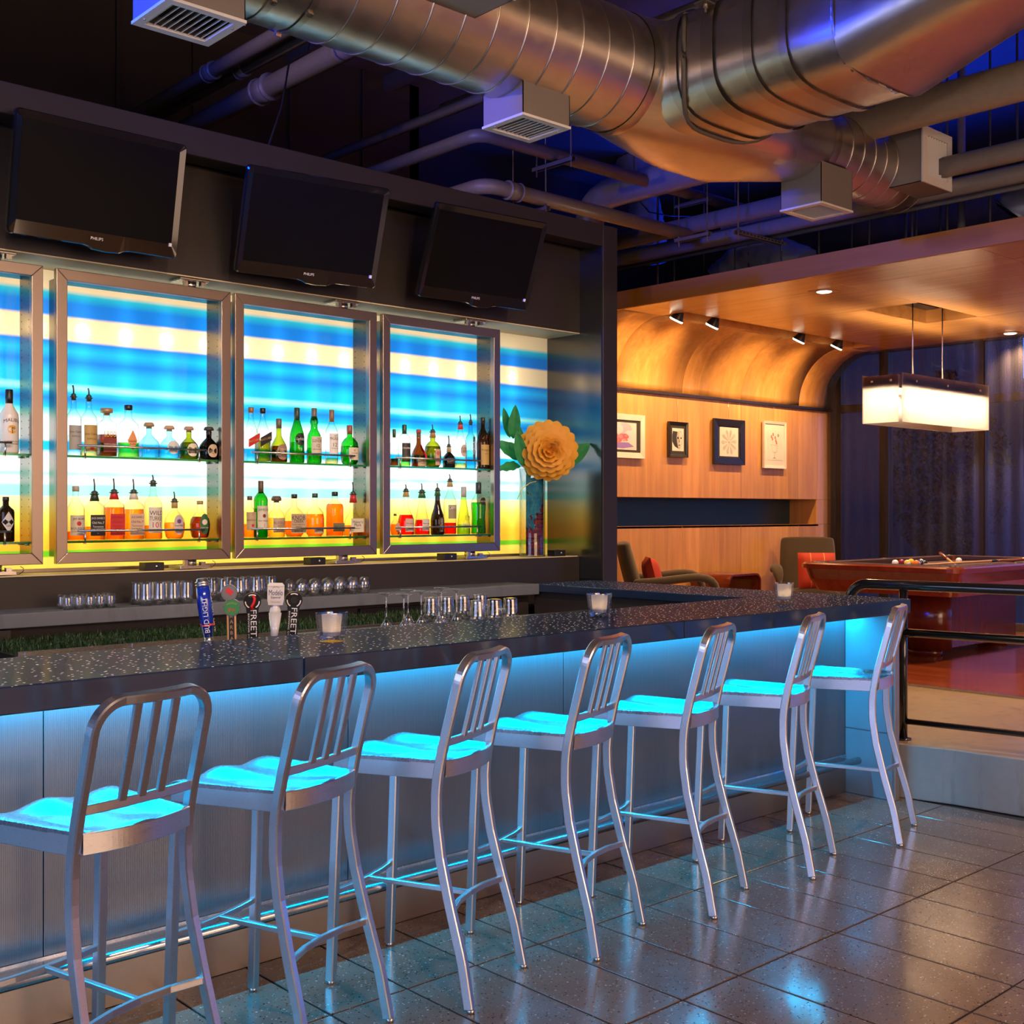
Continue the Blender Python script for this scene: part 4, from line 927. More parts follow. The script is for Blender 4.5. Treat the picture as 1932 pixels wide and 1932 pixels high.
B3(575, 898, 1246, 94, 'knot', 'green', ('lime', .30), ('long', (.16, .12, .10)), (.20, .52, .90, CREAM, [T('THE', .75, .025), T('GLENLIVET', .48, .055), T('12', -.1, .06), T('SINGLE MALT', -.55, .025)]), 'bright green bottle with a cream label, beside the shield label bottle', ZU)
B3(685, 905, 1246, 82, 'std', 'clear', ('pale', .12), ('long', (.22, .13, .07)), (.20, .60, .90, WHITE, [T('THE', .78, .022), T('MACALLAN', .52, .055), T('12', -.1, .075), T('YEARS OLD', -.45, .022)]), 'clear bottle with a tall white label and brown neck', ZU)
B3(798, 1002, 1250, 120, 'flask', 'green', ('green', .50), ('long', (.30, .08, .05)), (.12, .46, .66, CREAM, [('#d1', .55, .03, GOLD), T('DE LUXE', .1, .035), T('12', -.35, .05)]), 'oval green flask bottle with a red cap and cream label', ZU)
B3(170, 1440, 1702, 80, 'std', 'clear', ('amber', .35), ('cap', DGREY), (.20, .66, 1.0, TAN, [('#b1', .8, .04, BURG), T('KENTUCKY', .1, .04), ('#d1', -.5, .04, REDL)]), 'clear bottle with a tan banded label half hidden by the frame', ZL)
B3(240, 1350, 1706, 88, 'shoulder', 'green', ('green', .55), ('long', (.10, .06, .04)), (.18, .60, 1.0, CREAM, [T('JAMESON', .62, .055, DKG), ('#d1', .1, .035, BURG), T('IRISH WHISKEY', -.35, .025), ('#b1', -.8, .035, DKG)]), 'tall bright green bottle with a cream arched label', ZL)
B3(338, 1443, 1702, 106, 'std', 'clear', ('pale', .55), ('cork', (.12, .08, .05)), (.14, .54, .90, TAN, [T('RUSSELL\'S', .35, .085, (.25, .04, .03)), T('RESERVE', -.1, .035), T('6 YEAR', -.6, .05)]), 'pale bourbon bottle with a tan label, two right of the green one', ZL)
B3(450, 1433, 1702, 118, 'flask', 'clear', ('orange', .40), ('cap', BLK), (.10, .58, 1.0, TAN, [T('KNOB', .60, .11), T('CREEK', .22, .07), T('Kentucky straight bourbon', -.12, .035), T('WHISKEY', -.34, .03), T('KNOB', -.80, .06)]), 'flask shaped bourbon bottle with a kraft paper label', ZL, sq=5)
B3(580, 1428, 1700, 124, 'flask', 'clear', ('orange', .56), ('cap', (.03, .05, .03)), (.08, .22, .60, TAN, [T('RESERVE', 0, .04)]), 'rounded bourbon bottle of bright amber with a small low label', ZL)
B3(705, 1418, 1698, 104, 'shoulder', 'clear', ('orange', .78), ('cap', BLK), (.12, .32, .90, (.16, .16, .07), [T('BULLEIT', .1, .05), T('BOURBON', -.45, .03)]), 'nearly full flat amber bottle with a low olive label', ZL, sq=5)
B3(820, 1440, 1698, 120, 'bell', 'clear', ('amber', .28), ('wax', (.50, .03, .03)), (.10, .46, .95, CREAM, [T('Maker\'s', .50, .075), T('Mark', .05, .075), T('WHISKY', -.45, .035)]), 'square shouldered bottle with a dripping red wax neck and pourer', ZL, sq=5, pour=1360)
# --- fourth cabinet
def B4(x, top, base, w, *a, **kw):
    s = 240/1932
    if kw.get('pour'): kw['pour'] = kw.pop('y0')+kw['pour']*s
    y0 = kw.pop('y0', None)
    return bottle(720+x*s, Y4+top*s, Y4+base*s, w*s, *a, **kw)
Y4 = 760
def P4(v): return v
B4(190, 385, 945, 130, 'std', 'clear', ('brown', .22), ('long', (.03, .06, .03)), None, 'clear bottle nearly hidden by the fourth cabinet frame', ZU)
B4(345, 315, 950, 186, 'shoulder', 'clear', ('lime', .18), ('long', (.02, .08, .04)), (.12, .60, 1.0, (.03, .03, .025), [T('DRAMBUIE', .45, .045, WHITE), T('SKYE', -.5, .04, TAN)]), 'clear bottle with a dark label and green cap', ZU)
def ribbon(t, R, hg, H):
    MB().bar([(.004, -R*.36, hg*.62), (.010, -R*.62, hg*.48), (.020, -R*.96, hg*.36), (.026, -R*.97, hg*.26)], .013, .0015, up=(0, 1, 0)).build('ribbon', flat((.55, .02, .03), .3), t)
B4(562, 385, 955, 220, 'bell', 'brown', ('orange', .30), ('cap', (.35, .05, .04)), (.02, .26, .75, TAN, [T('GRAND', .35, .06), T('Liqueur', -.3, .06)]), 'cognac liqueur bottle with a red ribbon across its shoulder', ZU, extra=ribbon)
B4(775, 430, 958, 260, 'flask', 'olive', ('olive', .60), ('pour', (.40, .22, .08)), (.06, .52, .34, (.55, .36, .28), [('#d1', .5, .06, (.55, .15, .10)), T('LICOR', -.2, .04)]), 'broad olive brown bottle with a narrow pink label and pourer', ZU, pour=305, y0=760)
B4(1022, 650, 965, 190, 'squat', 'dark', None, ('pour', (.45, .36, .2)), (.18, .48, 1.0, (.03, .02, .02), [T('KAHLUA', 0, .14, TAN)]), 'short round black bottle with a gold band and pourer', ZU, pour=475, y0=760)
B4(1195, 310, 975, 195, 'sloped', 'clear', ('pale', .12), ('pour', (.55, .05, .04)), (.26, .54, .62, (.55, .50, .45), [T('SOUTHERN', .35, .05, BURG), T('COMFORT', -.15, .06, BURG)], 'oval'), 'clear bottle with a red neck and pale crest label', ZU, pour=175, y0=760)
B4(1352, 290, 980, 160, 'tall', 'blue', ('aqua', .40), ('pour', None), (.20, .70, .22, (.06, .05, .05), [T('TEQUILA', 0, .06, WHITE, PI/2)]), 'slim bluish clear bottle with an upright dark band', ZU, pour=155, y0=760)
B4(1535, 205, 985, 196, 'monk', 'brown', None, ('cap', (.02, .015, .012)), (.08, .50, .95, GOLD, [T('Frangelico', .45, .055), T('F', 1.75, .08, BURG), T('LIQUEUR', .1, .022)]), 'brown monk shaped bottle with a gold label, last on its shelf', ZU, y=5.575)
Y4 = 860
B4(205, 870, 1198, 150, 'round', 'clear', ('orange', .55), ('cap', DGREY), (.15, .62, .60, (.60, .30, .18), [T('VSOP', .1, .07, BURG)], 'oval'), 'short amber bottle half hidden at the left of the lower fourth shelf', ZL)
B4(370, 520, 1175, 250, 'bell', 'clear', ('red', .47), ('pour', (.45, .30, .10)), (.08, .38, .70, (.55, .42, .33), [('#b.9', .0, .002, BURG), T('Hennessy', .25, .055, BURG), T('COGNAC', -.5, .035, BURG)]), 'cognac bottle of deep red brandy with a tan label', ZL, pour=405, y0=860)
B4(612, 545, 1180, 240, 'cone', 'clear', ('red', .36), ('pour', (.03, .14, .05)), (.10, .38, .60, (.60, .56, .50), [T('Hennessy', .2, .05, INK), T('XO', -.3, .05)]), 'teardrop cognac bottle a third full with a green neck', ZL, pour=400, y0=860)
B4(848, 520, 1180, 212, 'tear', 'dark', None, ('pour', (.03, .12, .05)), (.06, .40, .40, (.02, .015, .012), [T('VERMOUTH', 0, .07, CREAM, -PI/2)]), 'black wine shaped bottle with white upright lettering', ZL, pour=400, y0=860)
B4(1037, 385, 1180, 196, 'std', 'clear', ('red', .22), ('pour', (.42, .32, .14)), (.30, .56, .90, (.30, .26, .14), [('#b.7', .62, .045, (.03, .02, .02)), T('CAMPARI', .62, .065, WHITE)]), 'clear bottle with a little red aperitif and a black name band', ZL, pour=268, y0=860)
def swirl(t, R, hg, H):
    mb = MB(); f = lambda x, z: Vector((x, -math.sqrt(max(1e-6, (R*(.97-.55*max(0, z/hg-.2)))**2-x*x))-.001, z))
    pts = [f((.004+.0045*a/PI)*math.cos(a)+.004, hg*.38+(.004+.0045*a/PI)*math.sin(a)) for a in [k*PI/8 for k in range(34)]]
    mb.tube(pts, .0013, 6, up=(0, 1, 0)); mb.build('swirl_mark', flat((.25, .22, .06)), t)
B4(1245, 455, 1175, 205, 'cone', 'lime', ('lime', .22), ('long', (.40, .40, .40)), (.14, .24, .80, (.62, .70, .30), [T('HPNOTIQ', 0, .05)]), 'pale yellow conical bottle with a dark swirl', ZL, extra=swirl)
B4(1470, 395, 1178, 230, 'waist', 'clear', ('green', .66), ('long', (.02, .03, .03)), (.60, .76, .45, BLK, [T('MIDORI', 0, .03, CREAM)], 'oval'), 'bright green melon liqueur bottle, last on the lower shelf', ZL, y=5.578)
# ================================================================== televisions
def tv(cx, cy_, cz, yaw, tilt, lab):
    t = thing('television', lab, 'television', (cx, cy_, cz), 0, 'televisions above the back bar'); t.rotation_euler = (tilt, 0, yaw)
    w, h = .40, .2675; r = .022
    out = []
    for (sx, sz, a0) in ((1, 1, 0), (-1, 1, PI/2), (-1, -1, PI), (1, -1, 1.5*PI)):
        for k in range(5):
            a = a0+PI/2*k/4; out.append((sx*(w-r)+r*math.cos(a), sz*(h-r)+r*math.sin(a)))
        if (sx, sz) == (-1, -1): out += [(-.06, -h), (-.035, -h-.005), (-.01, -h-.016), (.05, -h-.020), (.11, -h-.016), (.135, -h-.005), (.16, -h)]
    n = len(out)
    ins = [(-.362, -.198), (.362, -.198), (.362, .226), (-.362, .226)]
    # bezel: rounded slab with a raised rim, then the sunken screen
    mb = MB(); v = []; m_ = [(.97, .97)]
    lay = [(1, .030), (1, 0.006), (.985, -.002)]
    for s_, y in lay: v += [(x*s_, y, z*s_) for x, z in out]
    f = []
    for i in range(len(lay)-1): f += [(i*n+j, (i+1)*n+j, (i+1)*n+(j+1) % n, i*n+(j+1) % n) for j in range(n)]
    f.append(tuple(range(n))); mb.add(v, f, 0, False)
    # front face as a strip from the rim to the screen opening
    o2 = [(x*.985, -.002, z*.985) for x, z in out]
    def near(p):
        x, z = p[0], p[2]; return (max(-.362, min(.362, x)), .006, max(-.198, min(.226, z)))
    i2 = []
    for p in o2:
        x, z = p[0], p[2]
        if z > .226 or z < -.198:
            if abs(x) < .362: q = (x, .006, .226 if z > 0 else -.198)
            else: q = (.362*math.copysign(1, x), .006, .226 if z > 0 else -.198)
        else: q = (.362*math.copysign(1, x), .006, z)
        i2.append(q)
    mb.add(o2+i2, [(j, n+j, n+(j+1) % n, (j+1) % n) for j in range(n)], 0, False)
    mb.build('bezel', M['gloss_black'], t)
    MB().box(-.366, .366, .004, .012, -.202, .230).build('screen', M['screen'], t)
    MB().box(-.30, .30, .028, .070, -.20, .18, c=.012).build('rear_housing', M['black'], t)
    tx = MB(); put_text(tx, 'PHILIPS', .0135, lambda x, y: Vector((x, -.0034, -.2315+y)), 0, w=.058); tx.build('brand_lettering', flat((.75, .75, .75)), t)
    MB().box(.352, .365, -.0035, -.003+.008, -.213, -.197).build('sticker', flat((.8, .8, .8)), t)
    MB().box(-.05, .05, .07, (5.4765-cy_-.05*math.sin(tilt)-.05*abs(math.sin(yaw)))/math.cos(tilt), -.05, .05).box(-.12, .12, .07, .085, -.12, .12).build('wall_bracket', M['black'], t)
tv(2.233, 5.220, 2.989, .005, .208, 'black flat television at the left, the largest in view')
tv(3.365, 5.201, 2.976, -.133, .338, 'black flat television in the middle of the three')
tv(4.50, 5.166, 2.982, -.08, .394, 'black flat television nearest the dark pillar')
# ================================================================== vase with the paper flower
vp = at(1004, 1046, 5.60)
vs_ = thing('acrylic_vase', 'tall clear cylinder vase with a blue painted sheet inside', 'vase', (vp.x, 5.60, 1.2195))
VR, VH = .086, .575
mb = MB(); mb.ring([(VR, 0), (VR, VH), (VR-.005, VH), (VR-.005, .01)], 40); mb.lathe([(VR-.004, .003), (VR-.004, .008)], 40); mb.build('vase_wall', thin_glass('acrylic', (.93, .96, .96), (.35, .42, .42), 1.0, .02, 2.5, .05), vs_)
def paint():
    n = NT('painted_canvas'); v = n.coord((1, 1, 1)); a = n.noise(n.coord((2, 2, 1)), 7, 5, .65, 1.2); b_ = n.noise(n.coord((1, 1, 5), rot=(.5, .4, 0)), 9, 4)
    sp = n.node('ShaderNodeSeparateXYZ'); n.link(v, sp.inputs[0])
    low = n.math('MULTIPLY', n.math('GREATER_THAN', n.math('SUBTRACT', n.math('MULTIPLY', a, .5), n.math('ADD', sp.outputs[2], n.math('MULTIPLY', sp.outputs[0], -1.6))), -.06), 1.0)
    c = n.ramp(n.math('ADD', n.math('MULTIPLY', a, .7), n.math('MULTIPLY', b_, .3)), [(.30, (.010, .10, .26)), (.45, (.02, .25, .45)), (.58, (.10, .42, .52)), (.66, (.02, .03, .03)), (.70, (.08, .33, .40))])
    d = n.ramp(b_, [(.35, (.03, .015, .05)), (.5, (.35, .03, .03)), (.6, (.03, .03, .12)), (.75, (.3, .08, .15))])
    c = n.mix(low, c, d); tl = n.node('ShaderNodeBsdfTranslucent'); df = n.node('ShaderNodeBsdfDiffuse'); n.link(c, tl.inputs[0]); n.link(c, df.inputs[0])
    mx = n.node('ShaderNodeMixShader'); mx.inputs[0].default_value = .6; n.link(tl.outputs[0], mx.inputs[1]); n.link(df.outputs[0], mx.inputs[2]); n.link(mx.outputs[0], n.out.inputs[0]); return n.m
mb = MB(); rows = []
for z in (.012, .15, .30, .45, .56): rows.append([((VR-.012)*math.cos(a), (VR-.012)*math.sin(a), z-.05*max(0, math.sin(a*2))*(z > .5)) for a in [-2.9+3.6*k/20 for k in range(21)]])
mb.grid(rows); solidify(mb.build('painted_sheet', paint(), vs_), .001)
fl = thing('paper_flower', 'large yellow paper flower with green paper leaves standing in the vase', 'flower', (vp.x, 5.60, 1.2295))
def paper(name, c, c2):
    n = NT(name); f = n.noise(n.coord((1, 1, 1)), 9, 3); cc = n.mix(f, c, c2); tl = n.node('ShaderNodeBsdfTranslucent'); n.link(cc, tl.inputs[0]); n.set(color=cc, rough=.6)
    mx = n.node('ShaderNodeMixShader'); mx.inputs[0].default_value = .28; n.link(n.p.outputs[0], mx.inputs[1]); n.link(tl.outputs[0], mx.inputs[2]); n.link(mx.outputs[0], n.out.inputs[0]); return n.m
mpet = paper('yellow_paper', (.82, .36, .025), (.86, .42, .045)); mleaf = paper('green_paper', (.02, .20, .05), (.03, .28, .08))
fc = at(1036, 850, 5.40)-Vector((vp.x, 5.60, 1.2295))
fn_ = Vector((-.62, -.78, -.05)).normalized(); q = fn_.to_track_quat('Z', 'Y').to_matrix().to_4x4(); MF = Matrix.Translation(fc) @ q
def petal(L, Wd, curl, lift):
    mb = MB(); rows = []
    for i in range(9):
        u = i/8; pr_ = math.sin(PI/2*min(1, .18+u*1.1))**.8; row = []
        for j in range(13):
            s_ = -1+2*j/12; xe = L*(.60+.40*math.sqrt(max(0, 1-s_*s_)))-.085*L*math.exp(-(s_/.20)**2)
            x = u*xe; z = lift*L*u*u*.9-curl*L*max(0, u-.55)**2*2.2+.16*Wd*s_*s_
            row.append((x, s_*Wd*pr_, z))
        rows.append(row)
    mb.grid(rows); return mb
for ring, (cnt, L, wd, lift, zoff, ph) in enumerate([(9, .205, .080, .06, -.060, .0), (8, .178, .078, .12, -.036, .35), (7, .148, .072, .20, -.012, .1), (6, .114, .062, .34, .008, .4), (5, .082, .052, .55, .026, .2), (4, .054, .038, .9, .040, .5), (3, .030, .024, 1.6, .050, .1)]):
    p0 = petal(L, wd, .35, lift).mesh('petal'); p0.materials.append(mpet)
    for k in range(cnt):
        o = bpy.data.objects.new('petal', p0); COL.objects.link(o); o.parent = fl
        o.matrix_local = MF @ Matrix.Translation((0, 0, zoff)) @ Matrix.Rotation(2*PI*k/cnt+ph, 4, 'Z') @ Matrix.Rotation(-.04*ring, 4, 'Y')
def leaf(base, tip, wd, fold, up):
    base, tip = Vector(base), Vector(tip); d = tip-base; L = d.length; d.normalize(); up = Vector(up); s_ = d.cross(up).normalized(); u2 = s_.cross(d)
    rows = []
    for i in range(13):
        u = i/12; w_ = wd*math.sin(PI*u**.8)**.8
        rows.append([base+d*L*u+s_*w_*q_+u2*(abs(q_)*fold*w_+.006*math.sin(u*22+q_*2)*abs(q_)-.10*L*u*u) for q_ in (-1, -.6, -.25, 0, .25, .6, 1)])
    mb = MB(); mb.grid(rows); mb.build('leaf', mleaf, fl)
def lp_(px, py, Y): return at(px, py, Y)-Vector((vp.x, 5.60, 1.2295))
VW = Vector((-.62, -.78, 0))
leaf(lp_(968, 828, 5.60), lp_(973, 764, 5.55), .040, .4, VW)
leaf(lp_(962, 826, 5.66), lp_(950, 768, 5.68), .028, .4, VW)
leaf(lp_(990, 868, 5.60), lp_(935, 830, 5.70), .052, .3, VW+Vector((0, 0, .5)))
leaf(lp_(988, 880, 5.55), lp_(975, 812, 5.52), .040, .3, VW)
leaf(lp_(982, 880, 5.60), lp_(936, 884, 5.70), .040, .4, VW+Vector((0, 0, .8)))
leaf(lp_(1058, 880, 5.44), lp_(1116, 834, 5.36), .055, .3, VW+Vector((.3, 0, .3)))
leaf(lp_(1000, 905, 5.58), lp_(980, 800, 5.60), .030, .3, VW)
MB().tube([(.0, 0, .01), (.01, -.01, .25), (.0, -.02, .45), (fc.x*.5, fc.y*.5, .60), (fc.x-fn_.x*.03, fc.y-fn_.y*.03, fc.z)], .005, 8).build('stem', mleaf, fl)
MB().tube([lp_(976, 942, 5.52), lp_(985, 922, 5.5), lp_(1000, 911, 5.5), lp_(1012, 908, 5.47)], .0022, 6).build('wire', flat((.55, .55, .05)), fl)
# ================================================================== glasses
mg = thin_glass('glassware', (.96, .965, .96), (.72, .72, .70), 1.7, .05, 1.7, .085)
def cup(prof_out, wall, base_t):
    """upturned tumbler: prof_out from the rim (z=0) up to the base"""
    H = prof_out[-1][1]; inner = [(r-wall, z) for r, z in prof_out if z < H-base_t]; inner = inner+[(inner[-1][0]-.002, H-base_t)]
    mb = MB(); mb.lathe(list(prof_out)+[(prof_out[-1][0]*.93, H+.001), (0, H)], 24); mb.lathe(list(inner)+[(0, H-base_t)], 24); mb.lathe([(prof_out[0][0], 0), (inner[0][0], 0)], 24, cap=False); return mb
def row(name, mesh, lab, grp, pts, z, catg='glass'):
    me = None
    for lb, px, py, y in pts:
        p = at(px, py, y)
        if me is None: me = mesh.mesh(name); me.materials.append(mg)
        o = bpy.data.objects.new(name, me); COL.objects.link(o); o.location = (p.x, y, z); o.rotation_euler = (0, 0, random.uniform(0, 6)); tag(o, lb, catg, grp)
def mk(front, back, yf, yb, what):
    return [('%s, %s from the left in the front row' % (what, ORD[i]), px, 1120, yf) for i, px in enumerate(front)]+[('%s, %s from the left in the back row' % (what, ORD[i]), px, 1115, yb) for i, px in enumerate(back)]
ZG = 1.0705
row('rocks_glass', cup([(.0210, 0), (.0224, .02), (.0220, .05), (.0195, .064)], .003, .012), '', 'short rocks glasses on the back shelf', mk((128, 149, 170, 190, 209), (117, 139, 160, 180, 200), 5.265, 5.335, 'short upturned rocks glass'), ZG)
row('highball_glass', cup([(.031, 0), (.0305, .03), (.0275, .10), (.0265, .105)], .0025, .012), '', 'ribbed highball glasses on the back shelf', mk((275, 301, 327, 352), (259, 286, 311, 339), 5.265, 5.345, 'tall upturned highball glass'), ZG)
row('pint_glass', cup([(.034, 0), (.0315, .05), (.0265, .108), (.0255, .112)], .0025, .018), '', 'tapered pint glasses on the back shelf', mk((421, 452, 482, 511), (402, 432, 462, 491), 5.265, 5.355, 'tapered upturned pint glass behind the beer taps'), ZG)
row('stemless_wine_glass', cup([(.025, 0), (.0305, .03), (.0315, .055), (.0265, .078), (.016, .087)], .0016, .004), '', 'stemless wine glasses on the back shelf', mk((568, 592, 616, 640, 664, 687), (547, 571, 595, 619, 643, 666), 5.27, 5.365, 'rounded upturned stemless wine glass'), ZG)
ZW = .9855
tag(bevel(MB().box(2.55, 4.3, 3.705, 4.135, .9853, 1.0172).build('bar_mat', M['black']), .004), 'black rubber mat under the upturned glasses behind the bar', 'mat')
ZW = 1.0176
row('tumbler', cup([(.0365, 0), (.035, .05), (.0305, .112), (.0295, .116)], .0025, .028), '', 'tumblers behind the bar', mk((901, 933, 963), (813, 843, 873, 906), 3.80, 4.07, 'upturned tumbler behind the countertop'), ZW)
mt = MB(); mt.lathe([(.0515, 0), (.006, .060), (.0042, .074), (.004, .146), (.007, .156), (.033, .163), (.034, .1655), (0, .1665)], 28); mt.lathe([(.0500, 0), (.004, .057), (0, .058)], 28)
row('martini_glass', mt, '', 'martini glasses behind the bar', [('upturned martini glass, %s from the left among those right of the left candle' % ORD[i], px, 1150, y) for i, (px, y) in enumerate(((729, 3.86), (762, 3.762), (770, 3.962), (795, 3.86), (828, 3.762), (833, 3.962), (861, 3.86)))], ZW)
# ================================================================== beer taps
tw = thing('tap_tower', 'low steel beer tap tower behind the bar', 'tap tower', (at(470, 1200, 3.82).x, 3.83, .9855))
MB().box(-.30, .30, -.03, .03, 0, .020, c=.004).build('tower_body', M['steel'], tw)
def tap(px, py_top, py_bot, lean, name_lab, builder):
    p = at(px, py_bot, 3.80); d = p.x*_cs+p.y*_sn; k = d/FPX; ztop = at(px, py_top, 3.80).z; zb = 1.008
    t = thing('beer_tap', name_lab, 'beer tap', (p.x, 3.80, zb), 0, 'beer tap handles'); t.rotation_euler = (0, lean, -.52)
    MB().cyl((0, 0, -.002), (0, 0, .03), .007, 12).build('ferrule', M['steel'], t)
    builder(t, (ztop-zb)/math.cos(lean)); return t
def side_text(mb, s, h, y, z, mat, w=None, x=0, rot=-PI/2, arc=None): put_text(mb, s, h, lambda a, b_: Vector((x+a, y, z+b_)), mat, w=w, rot=rot, arc=arc)
def blue_tap(t, H):
    MB().lathe([(.014, .028), (.015, .06)], 20).lathe([(.0175, .034), (.0175, .037)], 20).lathe([(.0175, .046), (.0175, .049)], 20).build('lower_ferrule', M['steel'], t)
    mb = MB(); mb.lathe([(.015, .06), (.024, .12), (.0265, H*.7), (.0235, H-.028), (0, H-.027)], 28)
    for a0, sgn in ((0, 1), (1.35, 1)):
        f = lambda x, y, a0=a0: (lambda zz: Vector(((.0272)*math.sin(a0+x/.027), -(.0272)*math.cos(a0+x/.027), zz)))(y)
        put_text(mb, 'BUD LIGHT', .017, lambda x, y, f=f: f(x, H*.52+y), 1, w=.125, rot=PI/2)
        put_text(mb, '(', .05, lambda x, y, f=f: f(x*1.2, .105+y), 2, rot=PI/2)
    mb.build('blue_body', [plain('blue_enamel', (.006, .028, .36), .18, coat=.8), flat(WHITE), flat((.6, .05, .06))], t)
    MB().lathe([(.0235, H-.028), (.0262, H-.026), (.0262, H-.021), (.0225, H-.019), (.0255, H-.017), (.0250, H-.011), (.020, H-.009), (.019, H-.001), (.016, H), (0, H)], 28).build('crown_cap', M['steel'], t)
def disc(mb, c, r, y0, y1, mat=0, n=32): mb.lathe([(r, 0), (r, y1-y0)], n, mat, False, Matrix.Translation((c[0], y0, c[1])) @ Matrix.Rotation(-PI/2, 4, 'X'))
def medal_tap(t, H):
    MB().box(-.0165, .0165, -.010, .016, .02, H-.092, c=.003).build('wooden_shaft', M['teakstrip'], t)
    mb = MB().box(-.010, .010, -.0112, -.010, .02, H-.098)
    for i, ch in enumerate('KARBACH'): side_text(mb, ch, .0125, -.0116, H-.112-i*.020, 1, rot=0)
    mb.build('name_strip', [flat(BLK), flat((.45, .27, .12))], t)
    mb = MB(); disc(mb, (-.006, H-.029), .029, -.004, .020); disc(mb, (-.006, H-.029), .0255, -.0052, -.004, 1); mb.box(-.020, .006, -.0062, -.0050, H-.038, H-.020, 2, Matrix.Translation((0, 0, H-.029)) @ Matrix.Rotation(.7, 4, 'Y') @ Matrix.Translation((0, 0, -(H-.029))))
    mb.build('upper_medal', [M['steel'], flat((.30, .29, .28), .3, .5), flat((.6, .03, .03))], t)
    mb = MB(); disc(mb, (.002, H-.082), .031, -.012, .018); disc(mb, (.002, H-.082), .0275, -.0132, -.012, 1)
    side_text(mb, 'IPA', .014, -.0138, H-.090, 2, x=.002, rot=0); side_text(mb, 'HOPADILLO', .0065, -.0138, H-.070, 3, x=.002, rot=0, w=.034, arc=.8)
    mb.build('lower_medal', [M['steel'], flat((.03, .22, .06)), flat((.6, .03, .03)), flat(GOLD)], t)
def paddle_tap(chili):
    def b_(t, H):
        zc = H-.032; pts = [(.020, .02), (.020, H-.078)]+[(.0315*math.cos(a), zc+.0315*math.sin(a)) for a in [-.75+ (PI+1.5)*k/22 for k in range(23)]]+[(-.020, H-.078), (-.020, .02)]
        MX = Matrix.Translation((0, .010, 0)) @ Matrix.Rotation(PI/2, 4, 'X')
        mb = MB(); mb.prism(pts, .020, 0, MX)
        y = -.0106
        for a0 in (PI/2, PI*7/6, -PI/6):
            seg = [a0-.55+1.1*k/10 for k in range(11)]
            mb.add([(r*math.cos(a), y, zc+r*math.sin(a)) for r in (.0225, .0265) for a in seg], [(i, i+1, 12+i, 11+i) for i in range(10)], 1)
        side_text(mb, 'FREETAIL', .021, y, H*.34, 1, w=.150, x=.004); side_text(mb, 'BREWING CO.', .0055, y, H*.40, 1, w=.10, x=-.0135)
        mb.build('paddle', [plain('black_resin', (.012, .012, .012), .3, coat=.5), flat(WHITE)], t)
        if chili:
            MB().tube([(.002, y-.002, zc+.020), (.008, y-.004, zc+.012), (.006, y-.004, zc-.004), (-.003, y-.004, zc-.018), (.0, y-.002, zc-.030)], .0052, 8, up=(0, 1, 0)).build('red_pepper', flat((.65, .01, .01), .25), t)
            MB().tube([(.002, y-.002, zc+.020), (-.008, y-.002, zc+.016), (-.016, y-.001, zc+.019)], .001, 6, up=(0, 1, 0)).build('pepper_stalk', flat((.03, .12, .03)), t)
        else:
            mb = MB(); disc(mb, (0, zc), .014, y-.001, y); mb.build('emblem', flat((.03, .03, .03), .25), t)
    return b_
def white_tap(t, H):
    mb = MB(); mb.lathe([(.011, .02), (.015, .06), (.0235, .13), (.022, H-.115), (.0165, H-.085), (.018, H-.078), (0, H-.078)], 28); mb.build('white_shaft', plain('white_ceramic', (.72, .70, .72), .15, coat=.8), t)
    mb = MB(); zb, zt = H-.080, H-.008
    for (z, wx, wy) in ((zb, .026, .020), (zb+.02, .030, .023), (zt, .0305, .024), (H, .024, .018)):
        mb.v += [Vector((sx*wx, sy*wy, z)) for sx, sy in ((-1, -1), (1, -1), (1, 1), (-1, 1))]
    for i in range(3):
        for j in range(4): mb.f.append((i*4+j, i*4+(j+1) % 4, i*4+4+(j+1) % 4, i*4+4+j)); mb.m.append(0); mb.s.append(False)
    mb.f += [(3, 2, 1, 0), (12, 13, 14, 15)]; mb.m += [0, 0]; mb.s += [False, False]
    y = -.0244
    side_text(mb, 'Modelo', .020, y, H-.034, 1, w=.050, rot=0); side_text(mb, 'Especial', .011, y, H-.052, 2, w=.034, rot=0); side_text(mb, 'CERVEZA', .0045, y, H-.017, 2, w=.026, rot=0, arc=1); side_text(mb, 'CERVECERIA', .004, y, H-.068, 3, w=.036, rot=0)
    mb.box(-.0305, .0305, y, y+.002, H-.0125, H-.011, 3)
    mb.build('label_block', [plain('white_resin', (.70, .66, .63), .3), flat((.01, .015, .06)), flat((.08, .07, .05)), flat(GOLD)], t)
tap(397, 1091, 1209, -.11, 'tall blue beer tap handle with a silver crown', blue_tap)
tap(438, 1103, 1205, -.02, 'wooden beer tap handle with two round medals', medal_tap)
tap(477, 1118, 1203, -.01, 'black paddle beer tap handle with a red pepper', paddle_tap(True))
tap(517, 1100, 1200, .03, 'white beer tap handle with a block shaped label', white_tap)
tap(549, 1116, 1197, .06, 'black paddle beer tap handle without a pepper', paddle_tap(False))
